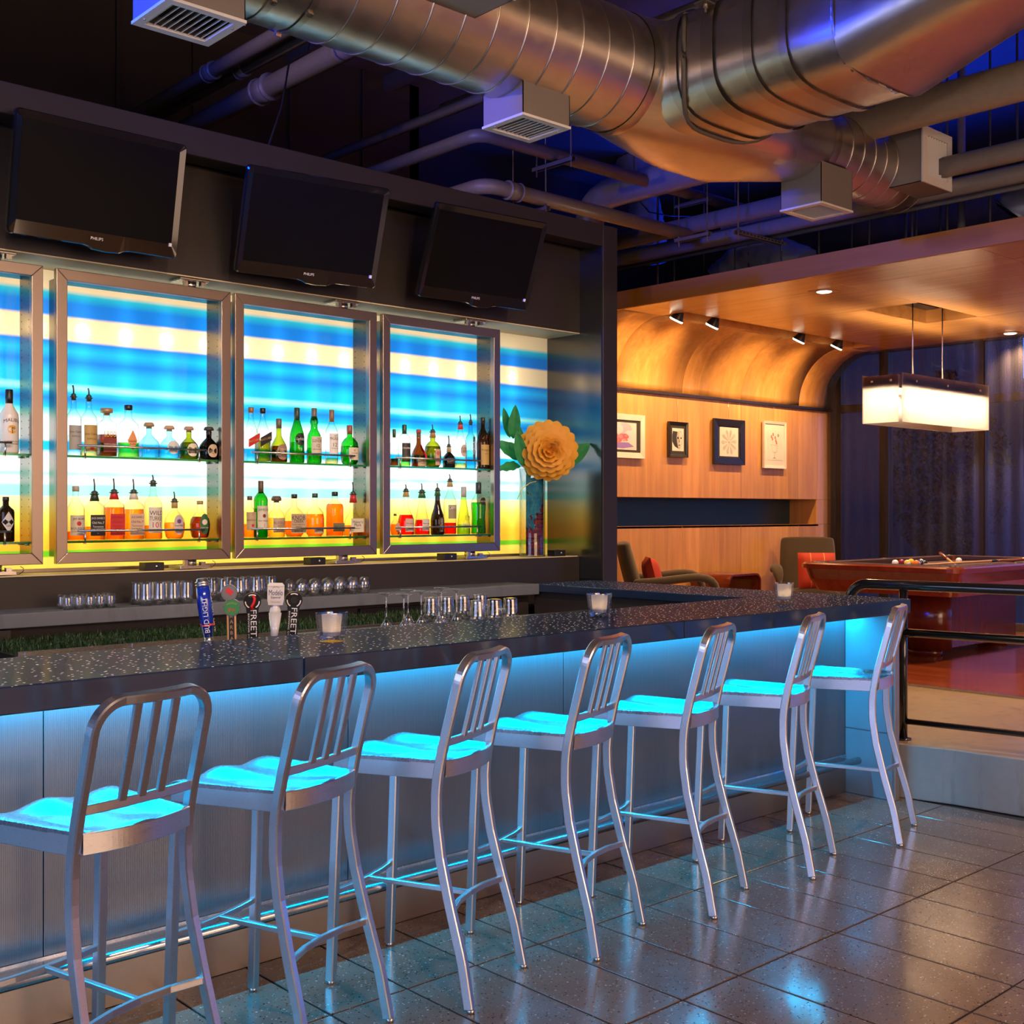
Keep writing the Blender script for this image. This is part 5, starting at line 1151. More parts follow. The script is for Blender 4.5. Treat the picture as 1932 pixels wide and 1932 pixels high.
# ================================================================== overhead: duct
DY, DZ = 4.245, 3.835
dt = thing('air_duct', 'large bare metal air duct running above the bar with a wide side branch', 'duct', (0, DY, DZ))
def ringx(x, ry, rz, e=2.0, n=48, cy_=0, cz=0, zb=None):
    out = []
    for k in range(n):
        a = 2*PI*k/n; c_, s_ = math.cos(a), math.sin(a); m = 1/((abs(c_)**e+abs(s_)**e)**(1/e)); out.append((x, cy_+ry*m*c_, cz+rz*m*s_))
    return out
def loftr(rings, cap0=False, cap1=False):
    n = len(rings[0]); v = [p for r in rings for p in r]; f = [(i*n+j, (i+1)*n+j, (i+1)*n+(j+1) % n, i*n+(j+1) % n) for i in range(len(rings)-1) for j in range(n)]
    if cap0: f.append(tuple(range(n)))
    if cap1: f.append(tuple(reversed(range((len(rings)-1)*n, len(rings)*n))))
    return MB().add(v, f, 0, True)
xs = [-1+k*.18 for k in range(32)]; xs = [x for x in xs if x < 4.55]+[4.60]
RB, RS = .308, .238
loftr([ringx(x, RB, RB) for x in xs]).build('main_run', M['duct'], dt)
sm = MB()
for x in xs[1:-1]:
    sm.tube([(x+.05*(k/40), (RB+.001)*math.cos(2*PI*k/40), (RB+.001)*math.sin(2*PI*k/40)) for k in range(41)], .0045, 6, up=(1, 0, 0))
sm.build('spiral_seam', M['duct2'], dt)['kind'] = 'stuff'
for x in (1.62, 1.95, 2.45, 2.62):
    MB().add(*(lambda m: (m.v, m.f))(loftr([ringx(x, RB+.006, RB+.006), ringx(x+.03, RB+.006, RB+.006)])), 0, True).build('band_clamp', M['duct2'], dt)
    for a in (-1.2, -2.0): MB().box(-.012, .012, -.01, .01, -.01, .01, M=Matrix.Translation((x+.015, (RB+.008)*math.cos(a), (RB+.008)*math.sin(a))) @ Matrix.Rotation(a, 4, 'X')).build('clamp_bolt', M['steel'], dt)
# wye fitting: round to flat oval and back to the smaller round run
W_ = []
for k in range(13):
    q = k/12; x = 4.60+q*1.15; s_ = math.sin(PI*min(1, q*1.0)/1)*.0+min(1, q*1.6)
    W_.append(ringx(x, RB+.11*s_, RB+.012*s_, 2+1.6*s_, cy_=.02*s_))
for k in range(1, 9):
    q = k/8; x = 5.75+q*.62; W_.append(ringx(x, RB+.11-(RB+.11-RS)*q, RB+.012-(RB+.012-RS)*q, 3.6-1.6*q, cy_=.02*(1-q)))
loftr(W_).build('wye_fitting', M['duct'], dt)
for x, e, ry, rz in ((4.60, 2, RB+.004, RB+.004), (6.38, 2, RS+.004, RS+.004)):
    loftr([ringx(x-.02, ry, rz, e), ringx(x+.03, ry+.004, rz+.004, e), ringx(x+.05, ry, rz, e)]).build('joint_collar', M['duct2'], dt)
for pts in () and ([(4.60+.6*k/10, -(RB+.012)*math.cos(.2+1.35*k/10), -(RB+.014)*math.sin(.2+1.35*k/10)-.004) for k in range(11)], [(5.2+.9*k/10, .36*math.sin(PI*k/12)-.05, -(RB+.012)-.004+.09*max(0, (k-6)/4)) for k in range(11)]):
    MB().tube(pts, .011, 8).build('sealant_bead', M['mastic'], dt)
xs2 = [6.40+k*.135 for k in range(9)]
loftr([ringx(x, RS, RS) for x in xs2], False, True).build('end_run', M['duct'], dt)
sm = MB()
for x in xs2[1:]: sm.tube([(x+.05*(k/40), (RS+.001)*math.cos(2*PI*k/40), (RS+.001)*math.sin(2*PI*k/40)) for k in range(41)], .004, 6, up=(1, 0, 0))
sm.build('spiral_seam', M['duct2'], dt)['kind'] = 'stuff'
# side branch toward the room
def ringy(y, x0, x1, z0, z1, e, n=48):
    cx, cz, rx_, rz_ = (x0+x1)/2, (z0+z1)/2, (x1-x0)/2, (z1-z0)/2; out = []
    for k in range(n):
        a = 2*PI*k/n; c_, s_ = math.cos(a), math.sin(a); m = 1/((abs(c_)**e+abs(s_)**e)**(1/e)); out.append((cx+rx_*m*c_, y-DY, cz+rz_*m*s_-DZ))
    return out
loftr([ringy(y, 4.66, 5.50, 3.545, 4.12, 3.6) for y in (4.25, 3.9, 3.6, 3.3, 3.12, 2.95)]).build('branch_run', M['duct'], dt)
loftr([ringy(2.95, 4.66, 5.50, 3.545, 4.12, 5), ringy(2.5, 4.72, 5.44, 3.66, 4.18, 4), ringy(2.0, 4.80, 5.40, 3.78, 4.24, 3), ringy(1.0, 4.85, 5.38, 3.80, 4.28, 2.4), ringy(-3.0, 4.85, 5.38, 3.80, 4.28, 2.2)]).build('branch_taper', M['duct2'], dt)
for y, w, e in ((3.88, .05, .010), (3.66, .075, .014), (3.42, .05, .010), (3.22, .045, .012), (2.95, .012, .010)):
    loftr([ringy(y+w/2, 4.66-e, 5.50+e, 3.545-e, 4.12+e, 3.6), ringy(y-w/2, 4.66-e, 5.50+e, 3.545-e, 4.12+e, 3.6)]).build('branch_band', M['duct2'], dt)
bead = []
for k in range(25):
    a = PI*.80+PI*1.15*k/24; c_, s_ = math.cos(a), math.sin(a); m = 1/((abs(c_)**3.6+abs(s_)**3.6)**(1/3.6)); xx, zz = 5.08+.43*m*c_, 3.8325+.296*m*s_-DZ
    bead.append((xx, -.418*max(.0, 1-min(1, abs(zz)/.318)**3.6)**(1/3.6)-.02, zz))
MB().tube(bead, .012, 8).build('sealant_bead', M['mastic'], dt)
hb = MB().box(4.60, 4.68, 3.63-DY, 3.70-DY, .19, .198).cyl((4.64, 3.66-DY, -.0+.15), (4.64, 3.66-DY, ZD-DZ-.002), .006, 8).cyl((4.64, 3.66-DY, .17), (4.64, 3.66-DY, .21), .013, 6); hb.build('hanger_bracket', M['strut'], dt)
R = random.Random(2)
for k in range(26):
    y = 2.955; a = R.uniform(PI, 2*PI) if k > 8 else R.uniform(PI*.7, PI*1.3)
    e = 3.6; c_, s_ = math.cos(a), math.sin(a); m = 1/((abs(c_)**e+abs(s_)**e)**(1/e))
    MB().box(-.016, .016, -.004, .004, -.004, .004, M=Matrix.Translation((5.08+.426*m*c_, y-DY, 3.8325+.292*m*s_-DZ)) @ Matrix.Rotation(-(a+PI/2), 4, 'Y')).build('rivet_clip', M['duct2'], dt)
# vent boxes: sheet metal boxes with louvred grilles
def vent(name, lab, x0, x1, y0, y1, z0, z1, face, slats, dirx=True):
    t = thing(name, lab, 'air vent', ((x0+x1)/2, (y0+y1)/2, z0), 0, 'vent boxes on the duct'); hx, hy, h = (x1-x0)/2, (y1-y0)/2, z1-z0; b_ = .032; g = .006
    if face == 'down':
        MB().box(-hx, hx, -hy, -hy+.004, g, h).box(-hx, hx, hy-.004, hy, g, h).box(-hx, -hx+.004, -hy, hy, g, h).box(hx-.004, hx, -hy, hy, g, h).build('sheet_box', M['boxsheet'], t)
        MB().box(-hx+.004, hx-.004, -hy+.004, hy-.004, .06, .064).build('box_lining', M['black'], t)
        fr = MB().box(-hx-.004, hx+.004, -hy-.004, -hy+b_, 0, .012).box(-hx-.004, hx+.004, hy-b_, hy+.004, 0, .012).box(-hx-.004, -hx+b_, -hy+b_, hy-b_, 0, .012).box(hx-b_, hx+.004, -hy+b_, hy-b_, 0, .012); fr.build('grille_frame', M['ventwhite'], t)
        s0_ = None
        for k in range(slats):
            x = -hx+b_+(2*hx-2*b_)*(k+.5)/slats
            if s0_ is None: s0_ = MB().box(-.0012, .0012, -hy+b_, hy-b_, -.010, .010).build('louvre', M['ventwhite'], t, (x, 0, .014), (0, .55, 0))
            else: inst(s0_, t, (x, 0, .014))
        for sx in (-1, 1): MB().cyl((sx*(hx-.014), -sx*hy*.5, -.003), (sx*(hx-.014), -sx*hy*.5, .001), .005, 8).build('screw', M['steel'], t)
    else:
        MB().box(-hx, hx, -hy+g, hy, 0, .004).box(-hx, hx, -hy+g, hy, h-.004, h).box(-hx, -hx+.004, -hy+g, hy, 0, h).box(hx-.004, hx, -hy+g, hy, 0, h).build('sheet_box', M['boxsheet'], t)
        MB().box(-hx+.004, hx-.004, -hy+.06, -hy+.064, .004, h-.004).build('box_lining', M['black'], t)
        b2 = .05
        MB().box(-hx-.004, hx+.004, -hy, -hy+.012, -.004, b2).box(-hx-.004, hx+.004, -hy, -hy+.012, h-b2, h+.004).box(-hx-.004, -hx+b2, -hy, -hy+.012, b2, h-b2).box(hx-b2, hx+.004, -hy, -hy+.012, b2, h-b2).build('grille_frame', M['ventwhite'], t)
        s0_ = None
        for k in range(slats):
            x = -hx+b2+(2*hx-2*b2)*(k+.5)/slats
            if s0_ is None: s0_ = MB().box(-.002, .002, -.010, .010, b2, h-b2).build('louvre', M['ventwhite'], t, (x, -hy+.014, 0), (0, 0, .5))
            else: inst(s0_, t, (x, -hy+.014, 0))
    return t
vent('duct_vent', 'square downward vent box at the upper left edge of the duct', 1.99, 2.31, 4.06, 4.36, 3.40, 3.60, 'down', 9)
vent('duct_vent', 'square downward vent box under the middle of the duct', 3.815, 4.13, 4.10, 4.39, 3.40, 3.60, 'down', 9)
vent('duct_vent', 'square downward vent box under the far small end of the duct', 6.25, 6.60, 4.04, 4.335, 3.40, 3.66, 'down', 14)
vent('duct_vent', 'sideways facing vent box with upright louvres at the far duct end', 7.12, 7.50, 3.84, 4.15, 3.66, 4.02, 'side', 8)
vent('duct_vent', 'sideways vent box on the near side of the duct at the top edge', 2.98, 3.40, 3.70, 4.02, 3.70, 3.96, 'side', 9)
# ================================================================== pipes
def pipe(path, r, lab, couplings=(), mat='pipe', name='ceiling_pipe'):
    t = thing(name, lab, 'pipe', path[0]); p0 = Vector(path[0]); path = [Vector(p)-p0 for p in path]
    # round the bends
    pts = [path[0]]
    for a, b_, c in zip(path, path[1:], path[2:]):
        d0 = (a-b_).normalized(); d1 = (c-b_).normalized(); q = min(r*2.6, (a-b_).length*.45, (c-b_).length*.45)
        for k in range(7):
            u = k/6; pts.append(b_+d0*q*(1-u)**2+d1*q*u**2)
    pts.append(path[-1]); MB().tube(pts, r, 16).build('pipe_run', M[mat], t)
    for i, f in couplings:
        a, b_ = path[i], path[i+1]; p = a+(b_-a)*f; d = (b_-a).normalized()
        MB().cyl(p-d*r*.9, p+d*r*.9, r*1.18, 16).cyl(p-d*r*1.1, p-d*r*.85, r*1.3, 16).cyl(p+d*r*.85, p+d*r*1.1, r*1.3, 16).build('coupling', M[mat], t)
    return t
def py(px, pyy, z): return atz(px, pyy, z).x
xa = py(396.6, 136.7, 4.30); pipe([(xa, 8.1, 4.30), (xa, -4.9, 4.30)], .045, 'slim pipe farthest left crossing behind the duct', [(0, .10)])
xb = py(457, 132, 4.32); pipe([(xb, 8.1, 4.32), (xb, -4.9, 4.32)], .040, 'slim pipe second from the left, paired with the first', [(0, .109)])
xc = py(510, 164, 4.14); pipe([(xc, 8.1, 4.14), (xc, -4.9, 4.14)], .066, 'thick pipe third from the left, above the left television', [(0, .127)])
xh = py(765, 240, 4.22); pipe([(xh, 8.1, 4.22), (xh, -4.9, 4.22)], .036, 'slim dark pipe passing left of the middle vent box')
xt = py(1300, 24, 4.36); pipe([(xt, 6.5, 4.36), (xt, -4.9, 4.36)], .05, 'pipe crossing above the duct at the top edge')
zg = 4.0; g1 = atz(905, 252, zg); pipe([(g1.x, 8.1, zg), (g1.x, g1.y, zg), (atz(1392, 394, zg).x, g1.y, zg)], .045, 'bent pipe running right under the middle vent box')
zf = 3.72; f1 = atz(915, 348, zf); f2 = atz(1310, 441, zf); pipe([(f1.x, 8.1, zf), (f1.x, f1.y, zf), (f2.x, f1.y, zf)], .052, 'bent pipe starting behind the right television', [(1, .12)])
zd = 4.02; d1 = atz(1110, 375, zd); pipe([(d1.x, d1.y, 3.0), (d1.x, d1.y, zd), (d1.x, -4.9, zd)], .115, 'thick wrapped pipe rising behind the pillar and crossing under the duct')
ze = 3.78
for k, (pyy, z, r, lab) in enumerate(((457, 3.80, .068, 'upper pipe of the bundle above the wooden fascia'), (490, 3.70, .062, 'middle pipe of the bundle above the wooden fascia'), (508, 3.66, .022, 'thin lowest pipe of the bundle above the wooden fascia'))):
    x = py(1165, pyy, z); pipe([(x, 9.1, z), (x, -4.9, z)], r, lab)
x5 = py(1500, 402, 3.93); pipe([(x5, 6.2, 3.93), (x5, -4.9, 3.93)], .058, 'pipe behind the small vent box above the bundle')
xm = py(1150, 440, 3.4); pipe([(xm, 8.6, 0), (xm, 8.6, 4.5)], .10, 'upright insulated pipe behind the dark pillar', mat='pipedark')
# trapeze hangers: slotted channel on two rods
def trapeze(p0, p1, z, lab):
    p0, p1 = Vector((*p0, 0)), Vector((*p1, 0)); d = (p1-p0); L = d.length; t = thing('pipe_hanger', lab, 'pipe hanger', (p0.x, p0.y, z), math.atan2(d.y, d.x))
    MB().box(0, L, -.020, .020, -.003, 0).box(0, L, -.020, -.017, -.03, 0).box(0, L, .017, .020, -.03, 0).build('strut_channel', M['strut'], t)
    mb = MB()
    for k in range(int(L/.045)): mb.box(.02+k*.045, .045+k*.045, -.0208, -.0206, -.021, -.009)
    mb.build('slots', M['black'], t)['kind'] = 'stuff'
    for x in (.03, L-.03): MB().cyl((x, 0, -.07), (x, 0, ZD-z-.12), .0055, 8).cyl((x, 0, .0), (x, 0, .012), .012, 6).build('threaded_rod', M['strut'], t)
a = atz(1340, 361, 3.98); trapeze((a.x, a.y), (a.x, a.y+.34), 3.94, 'pipe hanger on two rods under the small pipe left of the far vent')
a = atz(1340, 433, 3.68); trapeze((a.x, a.y), (a.x, a.y+.34), 3.665, 'lower pipe hanger at the end of the bent pipe')
a = atz(1388, 432, 3.63); b_ = atz(1508, 461, 3.60); trapeze((a.x, a.y), (a.x+.62, a.y), 3.625, 'long slotted pipe hanger carrying the bundle above the fascia')
a = atz(1083, 294, 3.95); trapeze((a.x, a.y), (a.x, a.y+.40), 3.95, 'pipe hanger under the bent pipe below the middle vent')
a = atz(1035, 388, 3.66); trapeze((a.x, a.y), (a.x, a.y+.40), 3.66, 'pipe hanger on the bent pipe above the right television')
# suspension rods of the wooden ceiling, lit blue from the trough above it
for k, (px, r) in enumerate(((1241, .011), (1272, .008), (1328, .008), (1387, .009), (1412, .006), (1474, .008), (1545, .010), (1607, .008), (1640, .008), (1709, .012), (1721, .008), (1729, .008), (1775, .009), (1787, .009), (1814, .030), (1868, .008), (1919, .009))):
    xx = 8.35+.5*((k*7) % 5)/4; y = atx(px, 450, xx).y
    tag(MB().cyl((xx, y, 3.422), (xx, y, ZD), r, 10).build('suspension_rod', M['pipedark'] if r < .02 else M['pipe']), '%s suspension rod from the left above the wooden fascia' % ['first', 'second', 'third', 'fourth', 'fifth', 'sixth', 'seventh', 'eighth', 'ninth', 'tenth', 'eleventh', 'twelfth', 'thirteenth', 'fourteenth', 'thick fifteenth', 'sixteenth', 'seventeenth'][k], 'rod', 'suspension rods of the wooden ceiling')
def flex(path, r, lab, seed):
    R = random.Random(seed); p0 = Vector(path[0]); n = 28; pts = [Vector(p)-p0 for p in path]; mb = MB(); rows = []
    def bez(u): a, b_, c = pts; return a*(1-u)**2+b_*2*u*(1-u)+c*u*u
    for i in range(n):
        u = i/(n-1); p = bez(u); d = (bez(min(1, u+.02))-bez(max(0, u-.02))).normalized(); s_ = d.orthogonal().normalized(); w = d.cross(s_)
        rows.append([p+(s_*math.cos(a)+w*math.sin(a))*r*(1+R.uniform(-.09, .09)) for a in [2*PI*j/24 for j in range(24)]])
    rows = [r_+[r_[0]] for r_ in rows]; mb.grid(rows, 0, True)
    for rr in (rows[0], rows[-1]): mb.add(rr[:-1], [tuple(range(24))])
    tag(mb.build('insulated_duct', plain('foil_wrap', (.30, .30, .32), .42, .2), None, p0), lab, 'duct')
e1 = atx(1385, 505, 8.9); flex([(8.9, e1.y+.10, 3.66), (8.9, e1.y-.25, 3.98), (8.9, e1.y-.75, 3.64)], .19, 'crumpled insulated duct elbow lying above the wooden ceiling', 1)
e2 = atx(1225, 372, 9.2); flex([(9.2, e2.y+.25, ZD-.01), (9.2, e2.y, 4.60), (9.2, e2.y-.05, 4.08)], .16, 'drooping insulated duct end near the deck', 2)
e3 = atx(1935, 400, 8.6); flex([(8.6, e3.y+.05, 3.68), (8.6, e3.y-.2, 3.95), (8.6, e3.y-.7, 3.9)], .22, 'insulated duct above the ceiling at the right edge', 3)
# loose cables
p0, p1 = at(588, 60, 5.6), at(508, 318, 5.30)
tag(MB().tube([p0, at(580, 100, 5.6), at(545, 120, 5.55), at(532, 200, 5.5), p1+Vector((0, .02, .1)), p1], .006, 6).build('hanging_cable', M['black']), 'thin black cable hanging down behind the middle television', 'cable')
p0 = at(1200, 372, 7.0)
tag(MB().tube([Vector((at(1190, 372, 7.0).x, 7.0, ZD)), at(1200, 372, 7.0), at(1225, 400, 7.0), at(1262, 407, 7.0), at(1320, 409, 7.0)], .006, 6).build('hanging_cable', M['strut']), 'pale sagging cable between the pipes above the pillar', 'cable')
# blue floodlights standing on the wooden ceiling, and one on the left wall
def flood(loc, aim, power, lab, color=BLUE, size=.12, spot=130):
    t = thing('flood_light', lab, 'flood light', loc); d = (Vector(aim)-Vector(loc)).normalized(); q = d.to_track_quat('-Z', 'Y')
    mb = MB(); mb.lathe([(.05, .06), (.075, .05), (.085, -.02), (.08, -.02), (.07, .03), (0, .035)], 20, M=q.to_matrix().to_4x4()); mb.build('lamp_can', M['black'], t)
    mb = MB(); mb.lathe([(.07, -.012), (0, -.012)], 20, M=q.to_matrix().to_4x4()); mb.build('lens', glow('flood_lens_%d' % len(bpy.data.materials), color, 6), t)
    MB().cyl((0, 0, 0), tuple(q @ Vector((0, 0, .11))), .012, 8).build('stem', M['black'], t)
    l = lamp('SPOT', 'flood_beam', (0, 0, 0), power, color, size, aim=None, spot=spot, blend=.6, parent=t); l.rotation_euler = q.to_euler(); l.location = d*.03
for k, y in enumerate((7.3, 6.0, 4.6, 3.2)):
    flood((9.6, y, 3.56), (9.0, y+.2, 6), 150, 'blue flood light on top of the wooden ceiling, %s from the back' % ORD[k])
flood((.1, 4.72, 3.43), (3.2, 4.38, 3.50), 1300, 'blue flood light high on the left beyond the frame', spot=46)
flood((.25, 4.95, 3.62), (2.9, 5.3, 4.25), 260, 'blue flood light above the beam beyond the left edge', spot=60)
# unseen spots hung from the deck, added as fill light
def can(loc, aim, power, color, lab, spot=70, size=.06, blend=.7):
    t = thing('unseen_spot', lab, 'spot light', loc); d = (Vector(aim)-Vector(loc)).normalized(); q = d.to_track_quat('-Z', 'Y'); MQ = q.to_matrix().to_4x4()
    MB().lathe([(.045, .10), (.055, .08), (.06, -.06), (.055, -.06), (.05, .05), (0, .055)], 20, M=MQ).build('lamp_can', M['black'], t)
    MB().lathe([(.05, -.045), (0, -.045)], 20, M=MQ).build('lens', glow('warm_lens', color, 10), t)
    MB().cyl((0, 0, .05), (0, 0, ZD-loc[2]-.12), .010, 8).build('stem', M['black'], t)
    l = lamp('SPOT', 'spot_beam', (0, 0, 0), power, color, size, spot=spot, blend=blend, parent=t); l.rotation_euler = q.to_euler(); l.location = d*.07
for k, (x, ax) in enumerate(((.3, 1.6), (1.6, 2.8), (2.9, 4.0), (4.0, 5.3))):  # front fill added to brighten the cabinets and bottle labels
    can((x, .9, 4.1), (ax, 5.3, 1.35), 330, (1, .72, .52), 'unseen warm fill lamp over the guests, %s along the row' % ORD[k], 44)
for k, (lo, ai) in enumerate((((-.6, .2, 3.0), (2.6, 5.2, 3.9)), ((1.8, -.6, 3.0), (5.6, 4.2, 3.7)))):  # added from the floor side to brighten the duct
    can(lo, ai, 210, (1, .62, .36), 'unseen warm fill lamp turned up toward the duct, %s of two' % ORD[k], 60)
for k, (x, y) in enumerate(((1.2, 1.0), (3.6, .6), (6.0, 1.4))):  # added to warm and lift the tiled floor
    can((x, y, 4.0), (x+.5, y+.2, 0), 210, (1, .68, .50), 'unseen downward warm fill lamp over the tiled floor, %s of three' % ORD[k], 95)
for k, x in enumerate((1.5, 4.2, 6.6, 9.2)):  # added so the stools mirror a warmly lit wall
    can((x, -2.7, 3.1 if x > 7.6 else 4.0), (x+.3, -5.0, 1.5), 420, (1, .58, .30), 'unseen fill lamp aimed at the oak wall behind the camera, %s of four' % ORD[k], 110)
can((.9, 5.75, 3.72), (3.2, 5.2, 4.25), 120, (1, .66, .40), 'unseen warm lamp above the beam turned toward the slim pipes', 70)  # out of view, added to light the dark pipes
# ================================================================== pool room
FW = ZS+.012
# picture rail and pictures
pr = tag(MB().box(7.62, XE-.01, YW-.030, YW-.002, 2.652, 2.684, c=.003).build('picture_rail', plain('rail_bronze', (.16, .11, .08), .25, .9)), 'bronze picture rail along the panelled wall below the curve', 'picture rail')
def picture(px0, px1, py0, py1, fw, fc, matc, art, lab, dz=.03, inner=None, wire=None):
    a, b_ = at(px0, py0, YW), at(px1, py1, YW); x0, x1, z1, z0 = a.x, b_.x, a.z, b_.z; w, h = (x1-x0)/2, (z1-z0)/2
    t = thing('framed_picture', lab, 'picture', ((x0+x1)/2, YW-dz-.012, (z0+z1)/2), 0, 'pictures on the panelled wall')
    O = [(-w, -h), (w, -h), (w, h), (-w, h)]; I = [(-w+fw, -h+fw), (w-fw, -h+fw), (w-fw, h-fw), (-w+fw, h-fw)]
    for k in range(4):
        p, q, r, s_ = O[k], O[(k+1) % 4], I[(k+1) % 4], I[k]
        v = [(p[0], .03, p[1]), (q[0], .03, q[1]), (r[0], .03, r[1]), (s_[0], .03, s_[1]), (p[0], .0, p[1]), (q[0], .0, q[1]), (r[0], .008, r[1]), (s_[0], .008, s_[1])]
        bevel(MB().add(v, [(0, 1, 2, 3), (7, 6, 5, 4), (0, 4, 5, 1), (1, 5, 6, 2), (2, 6, 7, 3), (3, 7, 4, 0)]).build('frame_side', fc, t), .002)
    MB().box(-w+fw, w-fw, .016, .022, -h+fw, h-fw).build('mat_board', matc, t)
    iw, ih = inner; art(t, iw*w, ih*h)
    wx = 0 if wire is None else wire
    MB().cyl((wx, .022, h-.01), (wx, .022, 2.665-(z0+z1)/2), .0016, 6).build('hanging_wire', M['steel'], t)
def shapes(t, w, h, bgc, items, nm='artwork'):
    mats = [flat(bgc, .6)]; mb = MB(); mb.box(-w, w, .0140, .016, -h, h)
    y = .0138
    for k, it in enumerate(items):
        c, poly = it; m = flat(c, .6)
        if m not in mats: mats.append(m)
        y -= .00004; mb.add([(x*w, y, z*h) for x, z in poly], [tuple(range(len(poly)))], mats.index(m))
    mb.build(nm, mats, t)
circ = lambda cx, cz, r, n=14, sx=1: [(cx+r*sx*math.cos(2*PI*k/n), cz+r*math.sin(2*PI*k/n)) for k in range(n)]
def art1(t, w, h):
    R = random.Random(4); it = [((.55, .42, .62), circ(.3, .55, .42)), ((.72, .60, .72), circ(-.3, .5, .5)), ((.62, .58, .70), circ(.6, .1, .35)), ((.28, .18, .60), [(-.8, -.5), (.5, -.45), (.85, -.75), (.2, -.9), (-.9, -.85)])]
    for k in range(30): it.append(((R.uniform(.45, .75), R.uniform(.10, .32), R.uniform(.18, .36)), circ(R.uniform(-.7, .45), R.uniform(-.45, .05), R.uniform(.07, .2), 9)))
    shapes(t, w, h, (.66, .60, .66), it)
def art2(t, w, h):
    shapes(t, w, h, (.72, .71, .69), [((.03, .03, .03), [(-.9, .75), (-.1, .7), (-.25, .2), (-.15, -.3), (.05, -.8), (-.6, -.6), (-1, -.2), (-1, .4)]), ((.45, .44, .43), [(-.1, .7), (.5, .8), (.85, .3), (.7, -.4), (.3, -.85), (.05, -.8), (-.15, -.3), (-.25, .2)]), ((.66, .65, .63), [(.2, .7), (.6, .6), (.8, .2), (.6, -.4), (.3, -.7), (.25, 0)]),
        ((.02, .02, .02), circ(-.02, .15, .11, 10, 1.4)), ((.02, .02, .02), circ(.52, .15, .09, 10, 1.3)), ((.1, .1, .1), [(.2, .2), (.3, -.2), (.12, -.25)]), ((.05, .05, .05), [(.05, -.45), (.45, -.42), (.3, -.52), (.1, -.52)])])
def art3(t, w, h):
    it = []; q = w/h
    for k in range(10):
        a = 2*PI*k/10+.05
        for j in range(9):
            b_ = a-.17+.34*j/8; r0, r1 = .12, .86-.12*abs(j-4)/4
            d = .006; it.append(((.30, .29, .28), [(r0*math.cos(b_-d), r0*q*math.sin(b_-d)), (r1*math.cos(b_-d), r1*q*math.sin(b_-d)), (r1*math.cos(b_+d), r1*q*math.sin(b_+d)), (r0*math.cos(b_+d), r0*q*math.sin(b_+d))]))
    it.append(((.5, .48, .46), circ(0, 0, .07))); shapes(t, w, h, (.74, .72, .70), it)
def art4(t, w, h):
    it = [((.55, .53, .50), [(-.6, .05), (.55, .0), (.35, -.5), (.05, -.55), (-.3, -.5)]), ((.70, .68, .65), [(-.5, 0), (.45, -.05), (.28, -.42), (-.25, -.44)]), ((.35, .34, .33), [(-.05, -.5), (.02, -.5), (.0, -.8), (.25, -.9), (-.3, -.9), (-.05, -.8)]), ((.05, .05, .05), circ(.55, .66, .12, 4, 1.2)), ((.75, .74, .72), circ(.55, .66, .06, 4))]
    for x, z in ((-.45, .55), (-.2, .7), (-.3, .4), (.1, .5), (.2, .3), (.3, .15)): it.append(((.55, .10, .12), circ(x, z, .11, 9))); it.append(((.70, .35, .35), circ(x+.04, z+.02, .05, 7)))
    shapes(t, w, h, (.72, .70, .67), it)
fblack = plain('black_frame', (.018, .014, .012), .3, coat=.4); fwhite = plain('white_frame', (.72, .70, .68), .4); mblack = flat((.03, .028, .027), .7); mwhite = flat((.74, .72, .69), .7)
picture(1118, 1211, 777, 866, .055, fwhite, mblack, art1, 'white framed flower painting partly hidden by the dark pillar', inner=(.68, .62), wire=.25)
picture(1257, 1293, 795, 864, .028, fblack, mblack, art2, 'small black framed ink drawing of a face', inner=(.60, .64))
picture(1342, 1400, 789, 878, .075, fblack, mblack, art3, 'thick black framed drawing of a star shaped wheel', inner=(.60, .64))
picture(1436, 1478, 794, 885, .028, fwhite, mwhite, art4, 'narrow white framed drawing of red blossoms in a glass', inner=(.60, .64))
# lamps in the wooden ceiling
def downlight(px, py, lab, power=60):
    p = atz(px, py, ZC); t = thing('downlight', lab, 'downlight', (p.x, p.y, ZC)); mb = MB()
    mb.box(-.09, -.055, -.09, .09, -.003, -.0005).box(.055, .09, -.09, .09, -.003, -.0005).box(-.055, .055, -.09, -.055, -.003, -.0005).box(-.055, .055, .055, .09, -.003, -.0005); mb.build('trim_plate', M['maple_edge'], t)
    MB().ring([(.066, -.008), (.060, -.008), (.060, -.001), (.066, -.001)], 24).build('trim_ring', M['ventwhite'], t)
    MB().lathe([(.058, -.006), (.050, -.012), (0, -.013)], 24).build('lens', glow('downlight_lens', (1, .80, .55), 9), t)
    lamp('SPOT', 'downlight_beam', (0, 0, -.03), power*4.2, WARM, .05, aim=None, spot=125, blend=.8, parent=t)
downlight(1555, 549, 'round downlight in the wooden ceiling near the fascia')
downlight(1906, 628, 'round downlight in the wooden ceiling near the window')
for k, (x, y) in enumerate(((8.07, 3.1), (10.9, 3.1), (8.07, 1.2), (10.9, 1.2))):
    t = atz(1555, 549, ZC)
    d_ = bpy.data.objects['downlight']; o = copy_tree(d_); o.location = (x, y, ZC); tag(o, 'round downlight farther along the wooden ceiling, %s beyond the frame' % ORD[k], 'downlight')
